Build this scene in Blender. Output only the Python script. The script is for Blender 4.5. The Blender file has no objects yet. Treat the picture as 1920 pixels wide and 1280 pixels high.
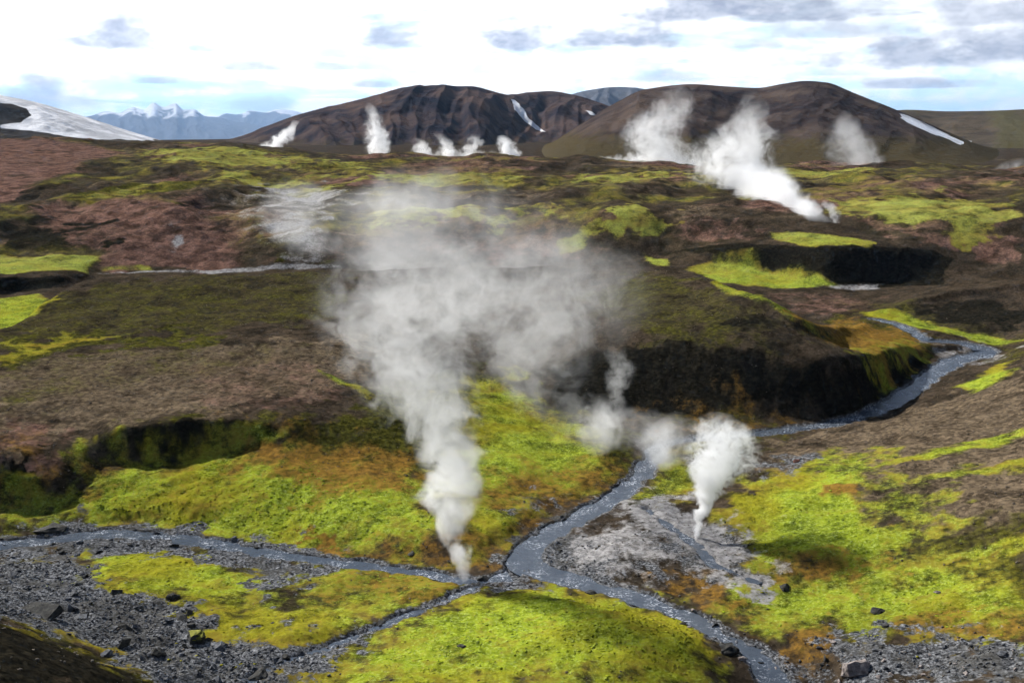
import bpy, bmesh, math, random
import numpy as np
from mathutils import Vector, Matrix

# ------------------------------------------------------------------ camera, sky, sun, exposure
H = 50.0                                   # eye height above the confluence of the streams
PITCH = math.radians(12.7)
FPX = 1884.0                               # focal length in photograph pixels (1920 wide)
SUN_AZ, SUN_EL = math.radians(-50), math.radians(35)   # azimuth from +Y towards +X
scene = bpy.context.scene
col = scene.collection
rnd = random.Random(7)

cam_data = bpy.data.cameras.new('camera')
cam_data.sensor_width = 36.0
cam_data.lens = 36.0 * FPX / 1920.0
cam_data.clip_start, cam_data.clip_end = 0.5, 90000.0
cam = bpy.data.objects.new('camera', cam_data)
cam.location = (0, 0, H)
cam.rotation_euler = (math.pi / 2 - PITCH, 0, 0)
col.objects.link(cam)
scene.camera = cam


class NT:
    """small helper around a node tree"""
    def __init__(self, nt):
        self.t = nt; nt.nodes.clear()

    def n(self, typ, **kw):
        nd = self.t.nodes.new(typ)
        for k, v in kw.items():
            setattr(nd, k, v)
        return nd

    def put(self, sock, v):
        if isinstance(v, (int, float)):
            sock.default_value = v
        elif isinstance(v, tuple):
            sock.default_value = v if len(v) == len(sock.default_value) else (*v, 1.0)
        else:
            self.t.links.new(v, sock)

    def m(self, op, a, b=None, c=None, clamp=False):
        nd = self.n('ShaderNodeMath', operation=op, use_clamp=clamp)
        for i, v in enumerate((a, b, c)):
            if v is not None:
                self.put(nd.inputs[i], v)
        return nd.outputs[0]

    def vm(self, op, a, b=None, out=0):
        nd = self.n('ShaderNodeVectorMath', operation=op)
        self.put(nd.inputs[0], a)
        if b is not None:
            if op == 'SCALE': self.put(nd.inputs['Scale'], b)
            else: self.put(nd.inputs[1], b)
        return nd.outputs[out]

    def ss(self, x, lo, hi):
        nd = self.n('ShaderNodeMapRange', interpolation_type='SMOOTHSTEP')
        self.put(nd.inputs['Value'], x); self.put(nd.inputs['From Min'], lo); self.put(nd.inputs['From Max'], hi)
        return nd.outputs[0]

    def noise(self, vec, scale, detail=4.0, rough=0.55, dist=0.0):
        nd = self.n('ShaderNodeTexNoise')
        self.put(nd.inputs['Vector'], vec)
        nd.inputs['Scale'].default_value = scale
        nd.inputs['Detail'].default_value = detail
        nd.inputs['Roughness'].default_value = rough
        nd.inputs['Distortion'].default_value = dist
        return nd.outputs['Fac']

    def mix(self, f, a, b):
        nd = self.n('ShaderNodeMix', data_type='RGBA')
        self.put(nd.inputs[0], f); self.put(nd.inputs[6], a); self.put(nd.inputs[7], b)
        return nd.outputs[2]

    def xyz(self, v):
        nd = self.n('ShaderNodeSeparateXYZ'); self.put(nd.inputs[0], v)
        return nd.outputs

    def comb(self, x, y, z):
        nd = self.n('ShaderNodeCombineXYZ')
        for i, v in enumerate((x, y, z)): self.put(nd.inputs[i], v)
        return nd.outputs[0]


def pdir(px, py):
    """direction of a photograph pixel from the eye"""
    a, b = (px - 960) / FPX, (640 - py) / FPX
    return np.array([a, math.cos(PITCH) + b * math.sin(PITCH), -math.sin(PITCH) + b * math.cos(PITCH)])


world = bpy.data.worlds.new('World')
scene.world = world
world.use_nodes = True
W = NT(world.node_tree)
world.cycles.sampling_method = 'MANUAL'
world.cycles.sample_map_resolution = 512
sky = W.n('ShaderNodeTexSky', sky_type='NISHITA')
sky.sun_disc = False
sky.sun_elevation = SUN_EL
sky.sun_rotation = SUN_AZ
sky.air_density = 1.0; sky.dust_density = 0.6; sky.ozone_density = 1.5
gen = W.n('ShaderNodeTexCoord').outputs['Generated']
dx, dy, dz = W.xyz(gen)
# a broken deck of clouds seen in perspective: the direction cut with a flat layer overhead
inv = W.m('DIVIDE', 1.0, W.m('ADD', W.m('ABSOLUTE', dz), 0.10))
plane = W.comb(W.m('MULTIPLY', dx, inv), W.m('MULTIPLY', dy, inv), W.m('MULTIPLY', dz, 0.0))
n1 = W.noise(plane, 0.55, 6.0, 0.6, 0.3)
n2 = W.noise(W.vm('ADD', plane, (13.1, 4.7, 2.0)), 1.7, 6.0, 0.6, 0.4)
n3 = W.noise(W.vm('ADD', plane, (3.1, 24.7, 5.0)), 0.9, 4.0, 0.55, 0.2)
cover = W.ss(W.m('ADD', n1, W.m('MULTIPLY', W.m('SUBTRACT', 0.30, dz), 0.45)), 0.50, 0.62)
az = W.m('ARCTAN2', dx, dy)
el = W.m('ARCSINE', dz)
# thin white veil lit by the sun, thicker towards the horizon
veil = W.m('MULTIPLY', W.ss(dz, 0.30, 0.0), W.ss(n3, 0.30, 0.62))
sdir = (math.sin(SUN_AZ) * math.cos(SUN_EL), math.cos(SUN_AZ) * math.cos(SUN_EL), math.sin(SUN_EL))
toward = W.ss(W.vm('DOT_PRODUCT', gen, sdir, 1), -.35, .70)
white = W.mix(toward, (5.5, 6.2, 7.4), (25.0, 25.2, 25.6))
base = W.mix(W.m('MULTIPLY', W.m('MAXIMUM', cover, veil), 0.96), W.mix(W.ss(dz, .16, .02), sky.outputs[0], (11.0, 17.0, 21.0)), white)
# grey flat-bottomed cumulus: (px, py, half width, height, strength)
CL = [(215, 82, 100, 52, .95), (730, 78, 76, 50, .95), (975, 84, 96, 58, 1), (1165, 80, 130, 42, 1), (470, 128, 120, 20, .8),
      (620, 128, 90, 14, .7), (80, 192, 84, 52, .85), (300, 154, 46, 14, .8), (480, 34, 50, 24, .45), (375, 94, 30, 11, .6),
      (690, 161, 60, 13, .85), (1330, 26, 180, 58, 1), (1500, 30, 190, 46, .95), (1760, 112, 220, 52, .95), (1880, 104, 150, 64, .9),
      (1420, 86, 66, 26, .75), (1700, 162, 140, 16, .85), (1240, 148, 100, 26, .7), (500, 204, 56, 32, .6), (1560, 66, 200, 34, .7), (1860, 36, 150, 50, .8), (1560, 140, 90, 14, .5), (1110, 92, 60, 12, .6)]
wn = W.noise(W.comb(az, W.m('MULTIPLY', el, 2.2), 0.0), 24.0, 5.0, 0.6)
wn2 = W.noise(W.comb(W.m('ADD', az, 5.0), W.m('MULTIPLY', el, 2.2), 0.0), 13.0, 5.0, 0.62)
grey = None
for (px, py, hw, hh, st) in CL:
    d = pdir(px, py); a0 = math.atan2(d[0], d[1]); e0 = math.atan2(d[2], math.hypot(d[0], d[1]))
    u = W.m('DIVIDE', W.m('SUBTRACT', az, a0), hw / FPX)
    v = W.m('DIVIDE', W.m('SUBTRACT', el, e0), hh / FPX)
    v = W.m('MAXIMUM', v, W.m('MULTIPLY', v, -3.2))          # flat underside, rounded top
    q = W.m('SUBTRACT', 1.0, W.m('SQRT', W.m('ADD', W.m('MULTIPLY', u, u), W.m('MULTIPLY', v, v))))
    q = W.m('ADD', q, W.m('MULTIPLY', W.m('SUBTRACT', wn, 0.5), 2.0))
    k = W.m('MULTIPLY', W.ss(q, -.25, 0.75), st)
    grey = k if grey is None else W.m('MAXIMUM', grey, k)
# higher up the undersides of the clouds stay in view as the same grey
over = W.m('MULTIPLY', W.ss(dz, 0.12, 0.25), W.m('MULTIPLY', W.ss(n2, 0.48, 0.66), 0.8))
grey = W.m('MAXIMUM', grey, over)
# to the right, away from the sun, the deck is greyer
east = W.m('MULTIPLY', W.ss(az, 0.05, 0.45), W.m('MULTIPLY', W.ss(wn2, 0.36, 0.66), 0.5))
grey = W.m('MAXIMUM', grey, east)
lay = W.noise(W.comb(W.m('ADD', az, 2.0), W.m('MULTIPLY', el, 4.5), 0.0), 9.0, 6.0, 0.6, .4)
grey = W.m('MAXIMUM', grey, W.m('MULTIPLY', W.ss(lay, .50, .70), W.m('ADD', .26, W.m('MULTIPLY', W.ss(az, -.1, .35), .6))))
body = W.noise(W.comb(W.m('ADD', az, 7.0), W.m('MULTIPLY', el, 2.0), 0.0), 34.0, 5.0, 0.65)
grey = W.m('MULTIPLY', grey, W.m('ADD', .78, W.m('MULTIPLY', W.ss(body, .36, .62), .22)))
blue = W.m('MULTIPLY', W.m('MULTIPLY', W.ss(W.m('SUBTRACT', wn2, W.m('MULTIPLY', el, 1.2)), .43, .58), W.ss(el, .11, .05)), .75)
skycol = W.mix(grey, W.mix(blue, base, (11.5, 19.0, 24.0)), W.mix(W.ss(az, -.1, .35), (6.4, 7.4, 9.8), (4.7, 5.3, 6.9)))
bg = W.n('ShaderNodeBackground')
W.put(bg.inputs['Color'], skycol)
bg.inputs['Strength'].default_value = 0.05
W.t.links.new(bg.outputs[0], W.n('ShaderNodeOutputWorld').inputs['Surface'])

sun_data = bpy.data.lights.new('sun', 'SUN')
sun_data.energy = 5.0
sun_data.angle = math.radians(0.6)
sun_data.color = (1.0, 0.965, 0.91)
sun = bpy.data.objects.new('sun', sun_data)
sd = Vector((math.sin(SUN_AZ) * math.cos(SUN_EL), math.cos(SUN_AZ) * math.cos(SUN_EL), math.sin(SUN_EL)))
sun.rotation_euler = sd.to_track_quat('Z', 'Y').to_euler()
sun.location = (0, 0, 300)
col.objects.link(sun)

scene.view_settings.view_transform = 'Standard'
scene.view_settings.look = 'None'
scene.view_settings.exposure = 0.75
scene.view_settings.gamma = 1.0
cy = scene.cycles
cy.volume_bounces = 6
cy.volume_max_steps = 256
cy.max_bounces = 6
cy.use_adaptive_sampling = True
cy.adaptive_threshold = 0.05
cy.adaptive_min_samples = 12
cy.diffuse_bounces = 2
cy.glossy_bounces = 2
cy.transparent_max_bounces = 24
cy.use_denoising = True
cy.caustics_reflective = False
cy.caustics_refractive = False


# ------------------------------------------------------------------ helpers
def tag(o, label=None, cat=None, group=None, kind=None):
    for k, v in (('label', label), ('category', cat), ('group', group), ('kind', kind)):
        if v is not None: o[k] = v
    return o


_perm = np.random.RandomState(11).permutation(512)
_ga = np.random.RandomState(5).rand(512) * 2 * np.pi
_gx, _gy = np.cos(_ga), np.sin(_ga)


def perlin(x, y, seed=0):
    x = np.asarray(x, float) + seed * 17.31; y = np.asarray(y, float) + seed * 9.73
    xi = np.floor(x).astype(np.int64); yi = np.floor(y).astype(np.int64)
    xf, yf = x - xi, y - yi
    def g(ix, iy, fx, fy):
        h = _perm[(_perm[ix & 511] + iy) & 511]
        return _gx[h] * fx + _gy[h] * fy
    u = xf * xf * xf * (xf * (xf * 6 - 15) + 10); v = yf * yf * yf * (yf * (yf * 6 - 15) + 10)
    a = g(xi, yi, xf, yf); b = g(xi + 1, yi, xf - 1, yf)
    c = g(xi, yi + 1, xf, yf - 1); d = g(xi + 1, yi + 1, xf - 1, yf - 1)
    return (a + (b - a) * u) * (1 - v) + (c + (d - c) * u) * v


def fbm(x, y, wl, octv=4, gain=0.5, seed=0):
    t, amp, f = 0.0, 1.0, 1.0 / wl
    for i in range(octv):
        t = t + amp * perlin(x * f, y * f, seed + i); amp *= gain; f *= 2.03
    return t


def ridged(x, y, wl, octv=4, seed=0):
    t, amp, f = 0.0, 1.0, 1.0 / wl
    for i in range(octv):
        t = t + amp * (0.5 - np.abs(perlin(x * f, y * f, seed + i)) * 1.4); amp *= 0.5; f *= 2.1
    return t


def sstep(x, a, b):
    t = np.clip((x - a) / (b - a), 0, 1); return t * t * (3 - 2 * t)


def pchip(x, y, q):
    h = np.diff(x); dl = np.diff(y) / h
    m = np.zeros_like(y)
    w1 = 2 * h[1:] + h[:-1]; w2 = h[1:] + 2 * h[:-1]
    same = (dl[:-1] * dl[1:]) > 0
    with np.errstate(divide='ignore', invalid='ignore'):
        hm = (w1 + w2) / (w1 / dl[:-1] + w2 / dl[1:])
    m[1:-1] = np.where(same, hm, 0.0)
    m[0], m[-1] = dl[0], dl[-1]
    i = np.clip(np.searchsorted(x, q) - 1, 0, len(x) - 2)
    t = (q - x[i]) / h[i]
    return ((1 + 2 * t) * (1 - t) ** 2 * y[i] + t * (1 - t) ** 2 * h[i] * m[i] + t * t * (3 - 2 * t) * y[i + 1] + t * t * (t - 1) * h[i] * m[i + 1])


def px_z(px, py, z):
    """(azimuth, ground distance, z) where the sight line of a pixel comes down to height z"""
    d = pdir(px, py); t = (z - H) / d[2]
    return math.atan2(d[0], d[1]), math.hypot(d[0], d[1]) * t, z


def px_d(px, py, dist):
    d = pdir(px, py); h = math.hypot(d[0], d[1])
    return math.atan2(d[0], d[1]), dist, H + d[2] / h * dist


# ------------------------------------------------------------------ terrain: lines of known height across the valley, near to far
LN = []
def line(*k): LN.append([px_z(*a) for a in k])
def far(*k): LN.append([px_d(*a) for a in k])

line((-300, 1280, 20), (0, 1280, 14), (130, 1280, 10.5), (240, 1280, 6.5), (330, 1280, 4), (500, 1280, 2), (700, 1280, 2.4), (1000, 1280, 3), (1300, 1280, 2), (1460, 1280, .2), (1600, 1280, 2.4), (1920, 1280, 6), (2200, 1280, 10))
line((-300, 1100, 17), (0, 1168, 9), (120, 1200, 5.2), (230, 1215, 3), (330, 1200, 2.2), (500, 1190, 1.2), (700, 1190, .7), (900, 1180, 2.2), (1100, 1170, 2.7), (1250, 1190, 2.1), (1380, 1205, .25), (1500, 1190, 1.5), (1700, 1170, 3), (1920, 1170, 6), (2200, 1170, 11))
line((-300, 1040, 8), (0, 1095, 3.8), (100, 1108, 2.8), (300, 1115, 1.5), (500, 1110, 1.), (700, 1130, .6), (850, 1110, .3), (1000, 1100, .5), (1130, 1108, .2), (1250, 1138, .2), (1400, 1110, 1), (1600, 1110, 2.5), (1800, 1110, 4.5), (1920, 1100, 6.5), (2200, 1100, 12))
line((-300, 990, 2.5), (0, 1030, 0.2), (200, 1020, 0.1), (400, 1022, 0.05), (600, 1053, 0), (800, 1068, .0), (900, 1082, 0), (980, 1050, 0.02), (1050, 1000, .1), (1150, 1020, .9), (1300, 1020, .7), (1450, 1020, 1.8), (1650, 1020, 4), (1920, 1020, 8), (2200, 1020, 14))
line((-300, 950, 3), (0, 975, 1.5), (150, 975, 1.1), (300, 975, 1.2), (500, 985, 1.2), (700, 1000, 1.3), (850, 1000, 1.2), (950, 990, 1.), (1060, 965, .5), (1100, 960, .3), (1180, 930, .4), (1300, 955, .9), (1450, 950, 2.4), (1650, 940, 5.2), (1920, 940, 9), (2200, 940, 15))
line((-300, 890, 4.5), (0, 940, 2.3), (100, 940, 2.2), (170, 905, 3.2), (300, 895, 3.4), (500, 885, 4.), (700, 890, 3.6), (850, 890, 2.7), (1000, 890, 1.9), (1130, 880, 1.4), (1205, 865, .8), (1300, 870, 1), (1450, 870, 2.8), (1650, 850, 5.6), (1920, 840, 10), (2200, 840, 16))
line((-300, 860, 7.5), (0, 893, 5.6), (140, 893, 5.2), (180, 875, 4.2), (230, 868, 4.), (330, 868, 3.9), (450, 845, 4.8), (540, 838, 5.3), (700, 830, 5.), (850, 830, 3.7), (1000, 820, 2.6), (1130, 820, 2), (1225, 825, 1.2), (1350, 815, 1.6), (1500, 803, 1.8), (1620, 778, 2.2), (1720, 755, 3.6), (1800, 760, 6), (1920, 750, 10), (2200, 740, 17))
line((-300, 835, 8.2), (0, 850, 7.2), (100, 832, 7.), (180, 812, 7.4), (230, 806, 8.1), (330, 793, 8.5), (450, 788, 8.2), (540, 786, 7.9), (700, 785, 6.6), (850, 780, 5), (1000, 770, 3.6), (1100, 772, 2.8), (1220, 784, 2.2), (1350, 788, 2.4), (1500, 785, 2.6), (1620, 766, 2.7), (1720, 702, 3.0), (1800, 690, 4.2), (1920, 700, 9), (2200, 700, 17))
line((-300, 790, 9.2), (0, 750, 9), (200, 735, 9), (400, 720, 9), (600, 700, 8.8), (750, 690, 8), (900, 695, 6.5), (1000, 680, 7), (1080, 655, 9.4), (1180, 645, 11.0), (1300, 646, 11.6), (1400, 656, 11.4), (1550, 697, 9), (1650, 708, 7), (1710, 692, 5.2), (1770, 673, 3.6), (1850, 660, 3.8), (1920, 665, 7), (2200, 665, 16))
line((-300, 750, 10), (0, 680, 10.2), (300, 645, 10.5), (600, 620, 10.5), (800, 610, 10), (1000, 607, 10.5), (1100, 602, 12.4), (1250, 609, 13.4), (1400, 626, 13.4), (1550, 662, 11.2), (1650, 672, 9), (1730, 650, 5.8), (1800, 642, 4.5), (1860, 640, 4.5), (1920, 640, 6), (2200, 640, 16))
line((-300, 725, 10.4), (0, 640, 11), (150, 590, 11.8), (300, 572, 12), (600, 560, 12), (900, 555, 12), (1100, 550, 13.5), (1250, 557, 15), (1380, 578, 15.6), (1480, 606, 14.4), (1560, 634, 11), (1640, 607, 5.4), (1720, 612, 5), (1800, 607, 6), (1920, 602, 7.5), (2200, 600, 14))
crest = [(-300, 705, 10.8), (0, 622, 11.6), (80, 572, 12.6), (120, 546, 13.2), (200, 522, 13.8), (400, 514, 14.2), (640, 508, 14.2), (900, 505, 13.8), (1100, 500, 14.5), (1220, 505, 16.4), (1350, 532, 17.2), (1450, 570, 16.5), (1530, 605, 14.5), (1590, 612, 9), (1640, 598, 5.8), (1700, 585, 6.4), (1800, 562, 9.2), (1920, 548, 11), (2200, 540, 15)]
line(*crest)
floor2 = [(-300, 698, 6), (0, 614, 5.6), (80, 566, 6), (120, 541, 6), (200, 517, 6.5), (400, 511, 6.6), (640, 505, 6.6), (900, 502, 7), (1100, 497, 7.5), (1220, 502, 7.2), (1350, 529, 6.8), (1450, 566, 5.6), (1530, 600, 5.2), (1590, 606, 5.2), (1640, 590, 6.2), (1700, 566, 8), (1800, 543, 11.6), (1920, 530, 13), (2200, 520, 16.5)]
dip = []
for a, b in zip(crest, floor2):
    A, B = px_z(*a), px_z(*b)
    dip.append((A[0] * .6 + B[0] * .4, A[1] + (B[1] - A[1]) * .4, B[2] + (A[2] - B[2]) * (.22 if A[2] > B[2] else .6)))
LN.append(dip)
line(*floor2)
line((-300, 520, 7), (0, 548, 6), (100, 543, 6.4), (160, 520, 6.9), (200, 514, 6.7), (400, 509, 6.8), (640, 503, 6.8), (900, 499, 7.1), (1100, 493, 7.7), (1220, 496, 7.8), (1350, 494, 8.6), (1450, 513, 7.4), (1550, 536, 6.4), (1630, 537, 6.2), (1700, 534, 6.6), (1780, 531, 7.6), (1850, 524, 8.6), (1920, 522, 8.8), (2200, 515, 12))
line((-300, 505, 9), (0, 519, 9.6), (100, 517, 8.8), (170, 514, 7.4), (250, 508, 7.2), (400, 505, 7.2), (640, 498, 7.3), (900, 490, 7.8), (1100, 485, 8.5), (1220, 484, 8.5), (1300, 474, 10.6), (1400, 464, 13.6), (1550, 461, 15.4), (1700, 463, 15.2), (1780, 480, 12.8), (1850, 505, 10), (1920, 512, 10), (2200, 500, 15))
line((-300, 470, 11.4), (0, 480, 10.6), (180, 480, 10.4), (250, 495, 8.6), (350, 498, 7.8), (450, 493, 8.1), (520, 488, 8.7), (640, 478, 9.4), (900, 468, 10.4), (1100, 458, 11.7), (1300, 448, 13.6), (1500, 441, 16.6), (1700, 441, 17), (1920, 455, 16), (2200, 450, 19))
line((-300, 410, 17), (0, 425, 16), (180, 428, 15.5), (270, 440, 14.2), (335, 410, 17.6), (390, 440, 14.2), (440, 455, 12.5), (485, 440, 14.4), (560, 430, 15.6), (700, 423, 16), (900, 418, 16.5), (1100, 413, 17.5), (1300, 408, 19), (1500, 403, 20.6), (1700, 402, 21), (1920, 412, 20.8), (2200, 405, 22.5))
line((-300, 345, 24), (0, 372, 20.5), (150, 381, 20), (300, 381, 20.2), (380, 402, 17.5), (435, 412, 16.2), (480, 366, 20.6), (560, 358, 21.2), (700, 372, 20.5), (900, 373, 20.8), (1100, 370, 21.2), (1300, 368, 21.6), (1500, 366, 22.8), (1700, 362, 23.3), (1920, 363, 23.7), (2200, 358, 25))
line((-300, 285, 33), (0, 322, 26.8), (150, 332, 25), (300, 345, 23.2), (480, 343, 22.8), (700, 338, 23.4), (900, 335, 24), (1100, 332, 24.2), (1300, 337, 24), (1500, 340, 24.4), (1700, 336, 25), (1920, 338, 25), (2200, 330, 26))
line((-300, 250, 40), (0, 286, 32), (150, 294, 30), (300, 302, 28.2), (480, 302, 27.8), (700, 306, 26.8), (900, 308, 26.4), (1100, 308, 26.4), (1300, 321, 25.8), (1500, 327, 25.9), (1700, 325, 26.2), (1920, 328, 26.2), (2200, 320, 27.5))
far((-300, 215, 640), (0, 262, 650), (150, 262, 660), (300, 269, 690), (450, 270, 680), (600, 287, 640), (700, 292, 620), (960, 297, 600), (1100, 299, 600), (1290, 315, 540), (1500, 319, 520), (1700, 314, 540), (1920, 320, 530), (2200, 312, 540))
azs = [a[0] for a in LN[-1]]
LN.append([(a, 800.0, 16.0 + 12 * (a < -.42)) for a in azs])
for d_, z_ in ((1500, 14), (2500, -14), (6000, -160), (29000, -650), (42000, -940)): LN.append([(a, float(d_), float(z_)) for a in azs])

AZ_IN = np.radians(np.arange(-38, 38.001, 0.095))
AZ = np.concatenate([np.radians(np.linspace(-180, -39, 60)), AZ_IN, np.radians(np.linspace(39, 180, 60))])
R = np.concatenate([np.linspace(0.5, 55, 30)[:-1], np.arange(55, 135, .30), np.arange(135, 320, .46), 320 * np.exp(np.arange(0, math.log(820 / 320), .0026)), 820 * np.exp(np.linspace(0.02, math.log(42000 / 820), 60))])
NA, NR = len(AZ), len(R)
Z0 = np.zeros((NA, NR))
la = [(np.array([k[0] for k in L]), np.array([k[1] for k in L]), np.array([k[2] for k in L])) for L in LN]
for L in la: assert np.all(np.diff(L[0]) > 0), L
def smooth_interp(q, x, y):
    return .5 * np.interp(q, x, y) + .5 * pchip(x, y, np.clip(q, x[0], x[-1]))
COLR = [smooth_interp(AZ, L[0], L[1]) for L in la]; COLZ = [smooth_interp(AZ, L[0], L[2]) for L in la]
for i in range(NA):
    r = np.array([0.0, 5.0, 22.0, 46.0] + [c[i] for c in COLR]); z = np.array([48.3, 46.0, 30.5, .5 * COLZ[0][i] + 8.0] + [c[i] for c in COLZ])
    for k in range(4, len(r)):
        if r[k] < r[k - 1] + 1.5:                      # keep the point on its own sight line
            rn = r[k - 1] + 1.5; z[k] = H + (z[k] - H) / r[k] * rn; r[k] = rn
    Z0[i] = pchip(r, z, R)
def blur_az(a, n):
    k = np.exp(-.5 * (np.arange(-n, n + 1) / (n / 2)) ** 2); k /= k.sum()
    p = np.pad(a, ((n, n), (0, 0)), mode='edge')
    return sum(k[j] * p[j:j + a.shape[0]] for j in range(2 * n + 1))
Z0 = blur_az(Z0, 5)

X = np.sin(AZ)[:, None] * R[None]; Y = np.cos(AZ)[:, None] * R[None]
AZI, RI = np.meshgrid(np.arange(NA), np.arange(NR), indexing='ij')


def hit(px, py, zz=None):
    """grid position (azimuth index, row index) of the ground seen at a pixel"""
    zz = Z0 if zz is None else zz
    d = pdir(px, py); a = math.atan2(d[0], d[1]); s = d[2] / math.hypot(d[0], d[1])
    i = float(np.interp(a, AZ, np.arange(NA)))
    c = zz[int(round(i))]
    over_ = np.nonzero((c >= H + s * R) & (R > 20))[0]
    j = over_[0] if len(over_) else NR - 62
    return i, float(j)


def ground(px, py):
    i, j = hit(px, py)
    i, j = int(round(i)), int(j)
    return Vector((X[i, j], Y[i, j], Z0[i, j]))


def zat(x, y, zz):
    a = math.atan2(x, y); r = math.hypot(x, y)
    i = np.interp(a, AZ, np.arange(NA)); j = np.interp(r, R, np.arange(NR))
    i0, j0 = min(int(i), NA - 2), min(int(j), NR - 2); fi, fj = i - i0, j - j0
    return float((zz[i0, j0] * (1 - fj) + zz[i0, j0 + 1] * fj) * (1 - fi) + (zz[i0 + 1, j0] * (1 - fj) + zz[i0 + 1, j0 + 1] * fj) * fi)


# ---- streams: traced on the ground, then cut into it
def trace(pts):
    P = []
    for (px, py, w) in pts:
        g = ground(px, py); P.append((g.x, g.y, g.z, w))
    P = np.array(P); seg = np.concatenate([[0], np.cumsum(np.hypot(*np.diff(P[:, :2], axis=0).T))])
    q = np.arange(0, seg[-1], 0.8)
    return np.stack([pchip(seg, P[:, k], q) for k in range(4)], 1)

RIVER = trace([(1640, 597, 2.4), (1690, 613, 2.6), (1740, 634, 3), (1800, 645, 4), (1848, 659, 4.5), (1800, 674, 4.5), (1752, 698, 3.6), (1705, 735, 3.4), (1650, 766, 3.2), (1570, 792, 3.), (1480, 806, 2.6), (1400, 815, 2.4), (1310, 822, 2.4), (1240, 835, 2.6), (1222, 860, 2.8), (1200, 892, 3), (1160, 930, 3), (1100, 962, 3), (1040, 998, 3.2), (1000, 1028, 3.4), (985, 1055, 3.8), (1050, 1080, 3.4), (1130, 1105, 2.6), (1240, 1138, 2.4), (1320, 1168, 2.4), (1390, 1212, 2.4), (1450, 1275, 2.4), (1490, 1340, 2.4)])
BROOK = trace([(-220, 1015, 3), (0, 1026, 3), (110, 1012, 2.6), (200, 1000, 2.4), (300, 1004, 2.4), (420, 1022, 2.6), (560, 1046, 2.2), (700, 1062, 1.6), (800, 1074, 1.4), (880, 1090, 1.6), (960, 1078, 2.4)])
RILL = trace([(905, 1096, 1.), (820, 1130, .9), (720, 1172, .9), (620, 1212, 1.), (500, 1258, 1.1), (420, 1300, 1.1)])
SPRING = trace([(1215, 955, .8), (1255, 985, 1.2), (1295, 1012, 1.6), (1335, 1058, 1.3), (1385, 1075, 1.4), (1440, 1092, .7)])
streams = [('stream', RIVER), ('stream', BROOK), ('stream', RILL), ('stream', SPRING)]
wet = np.full((NA, NR), 99.0)              # signed distance to the water's edge (m)
wz = np.zeros((NA, NR))
for nm, S in streams:
    S[:, 2] = np.convolve(np.pad(S[:, 2], 12, mode='edge'), np.ones(25) / 25, 'valid')
    rr = np.hypot(S[:, 0], S[:, 1])
    j0, j1 = np.searchsorted(R, rr.min() - 14), np.searchsorted(R, rr.max() + 14)
    aa = np.arctan2(S[:, 0], S[:, 1]); i0, i1 = np.searchsorted(AZ, aa.min() - .12), np.searchsorted(AZ, aa.max() + .12)
    xs, ys = X[i0:i1, j0:j1], Y[i0:i1, j0:j1]
    jit = .95 * fbm(xs, ys, 4.2, 4, .6, seed=40)
    best = wet[i0:i1, j0:j1]; bz = wz[i0:i1, j0:j1]
    for k in range(0, len(S)):
        dd = np.hypot(xs - S[k, 0], ys - S[k, 1]) - S[k, 3] * .5 + jit
        t = dd < best
        best[t] = dd[t]; bz[t] = S[k, 2]
near_ = wet < 9
blend = sstep(wet, 0.0, 5.0)
Z0 = np.where(near_, (wz + .10) * (1 - blend) + Z0 * blend, Z0)
Z0 = Z0 - .42 * sstep(wet, .5, -.5)


# ---- masks: patches of ground cover and some painted shade, each laid out as a polygon on the ground
def patch(pts, soft=6.0, w=1.0, warp=8.0, seed=1, out=None):
    g = np.array([hit(*p) for p in pts])
    m = np.zeros((NA, NR))
    pad = soft * 2 + warp * 1.5
    i0, i1 = max(0, int(g[:, 0].min() - pad)), min(NA, int(g[:, 0].max() + pad) + 2)
    j0, j1 = max(0, int(g[:, 1].min() - pad)), min(NR, int(g[:, 1].max() + pad) + 2)
    u, v = AZI[i0:i1, j0:j1].astype(float), RI[i0:i1, j0:j1].astype(float)
    x, y = X[i0:i1, j0:j1], Y[i0:i1, j0:j1]
    wl = 0.035 * float(np.mean(R[np.clip(g[:, 1].astype(int), 0, NR - 1)]))
    u = u + warp * fbm(x, y, wl, 4, .6, seed) * 1.6; v = v + warp * fbm(x, y, wl, 4, .6, seed + 31) * 1.6
    d2 = np.full(u.shape, 1e9); inside = np.zeros(u.shape, bool)
    n = len(g)
    for k in range(n):
        ax, ay = g[k]; bx, by = g[(k + 1) % n]
        ex, ey = bx - ax, by - ay; L = ex * ex + ey * ey + 1e-9
        t = np.clip(((u - ax) * ex + (v - ay) * ey) / L, 0, 1)
        d2 = np.minimum(d2, (u - ax - t * ex) ** 2 + (v - ay - t * ey) ** 2)
        if ay != by:
            c = ((ay > v) != (by > v)) & (u < (bx - ax) * (v - ay) / (by - ay) + ax)
            inside ^= c
    sd_ = np.sqrt(d2) * np.where(inside, 1, -1)
    m[i0:i1, j0:j1] = sstep(sd_, -soft, soft) * w
    return m

names = ['moss', 'olive', 'rust', 'gravel', 'pink', 'pale', 'dark', 'tan', 'rough']
M = {k: np.zeros((NA, NR)) for k in names}
def add(k, pts, w=1.0, soft=15.0, warp=15.0, seed=1): M[k] = np.maximum(M[k], patch(pts, soft, w, warp, seed))
def cut(k, pts, w=1.0, soft=6.0, warp=8.0, seed=1): M[k] = M[k] * (1 - patch(pts, soft, w, warp, seed))

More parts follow.
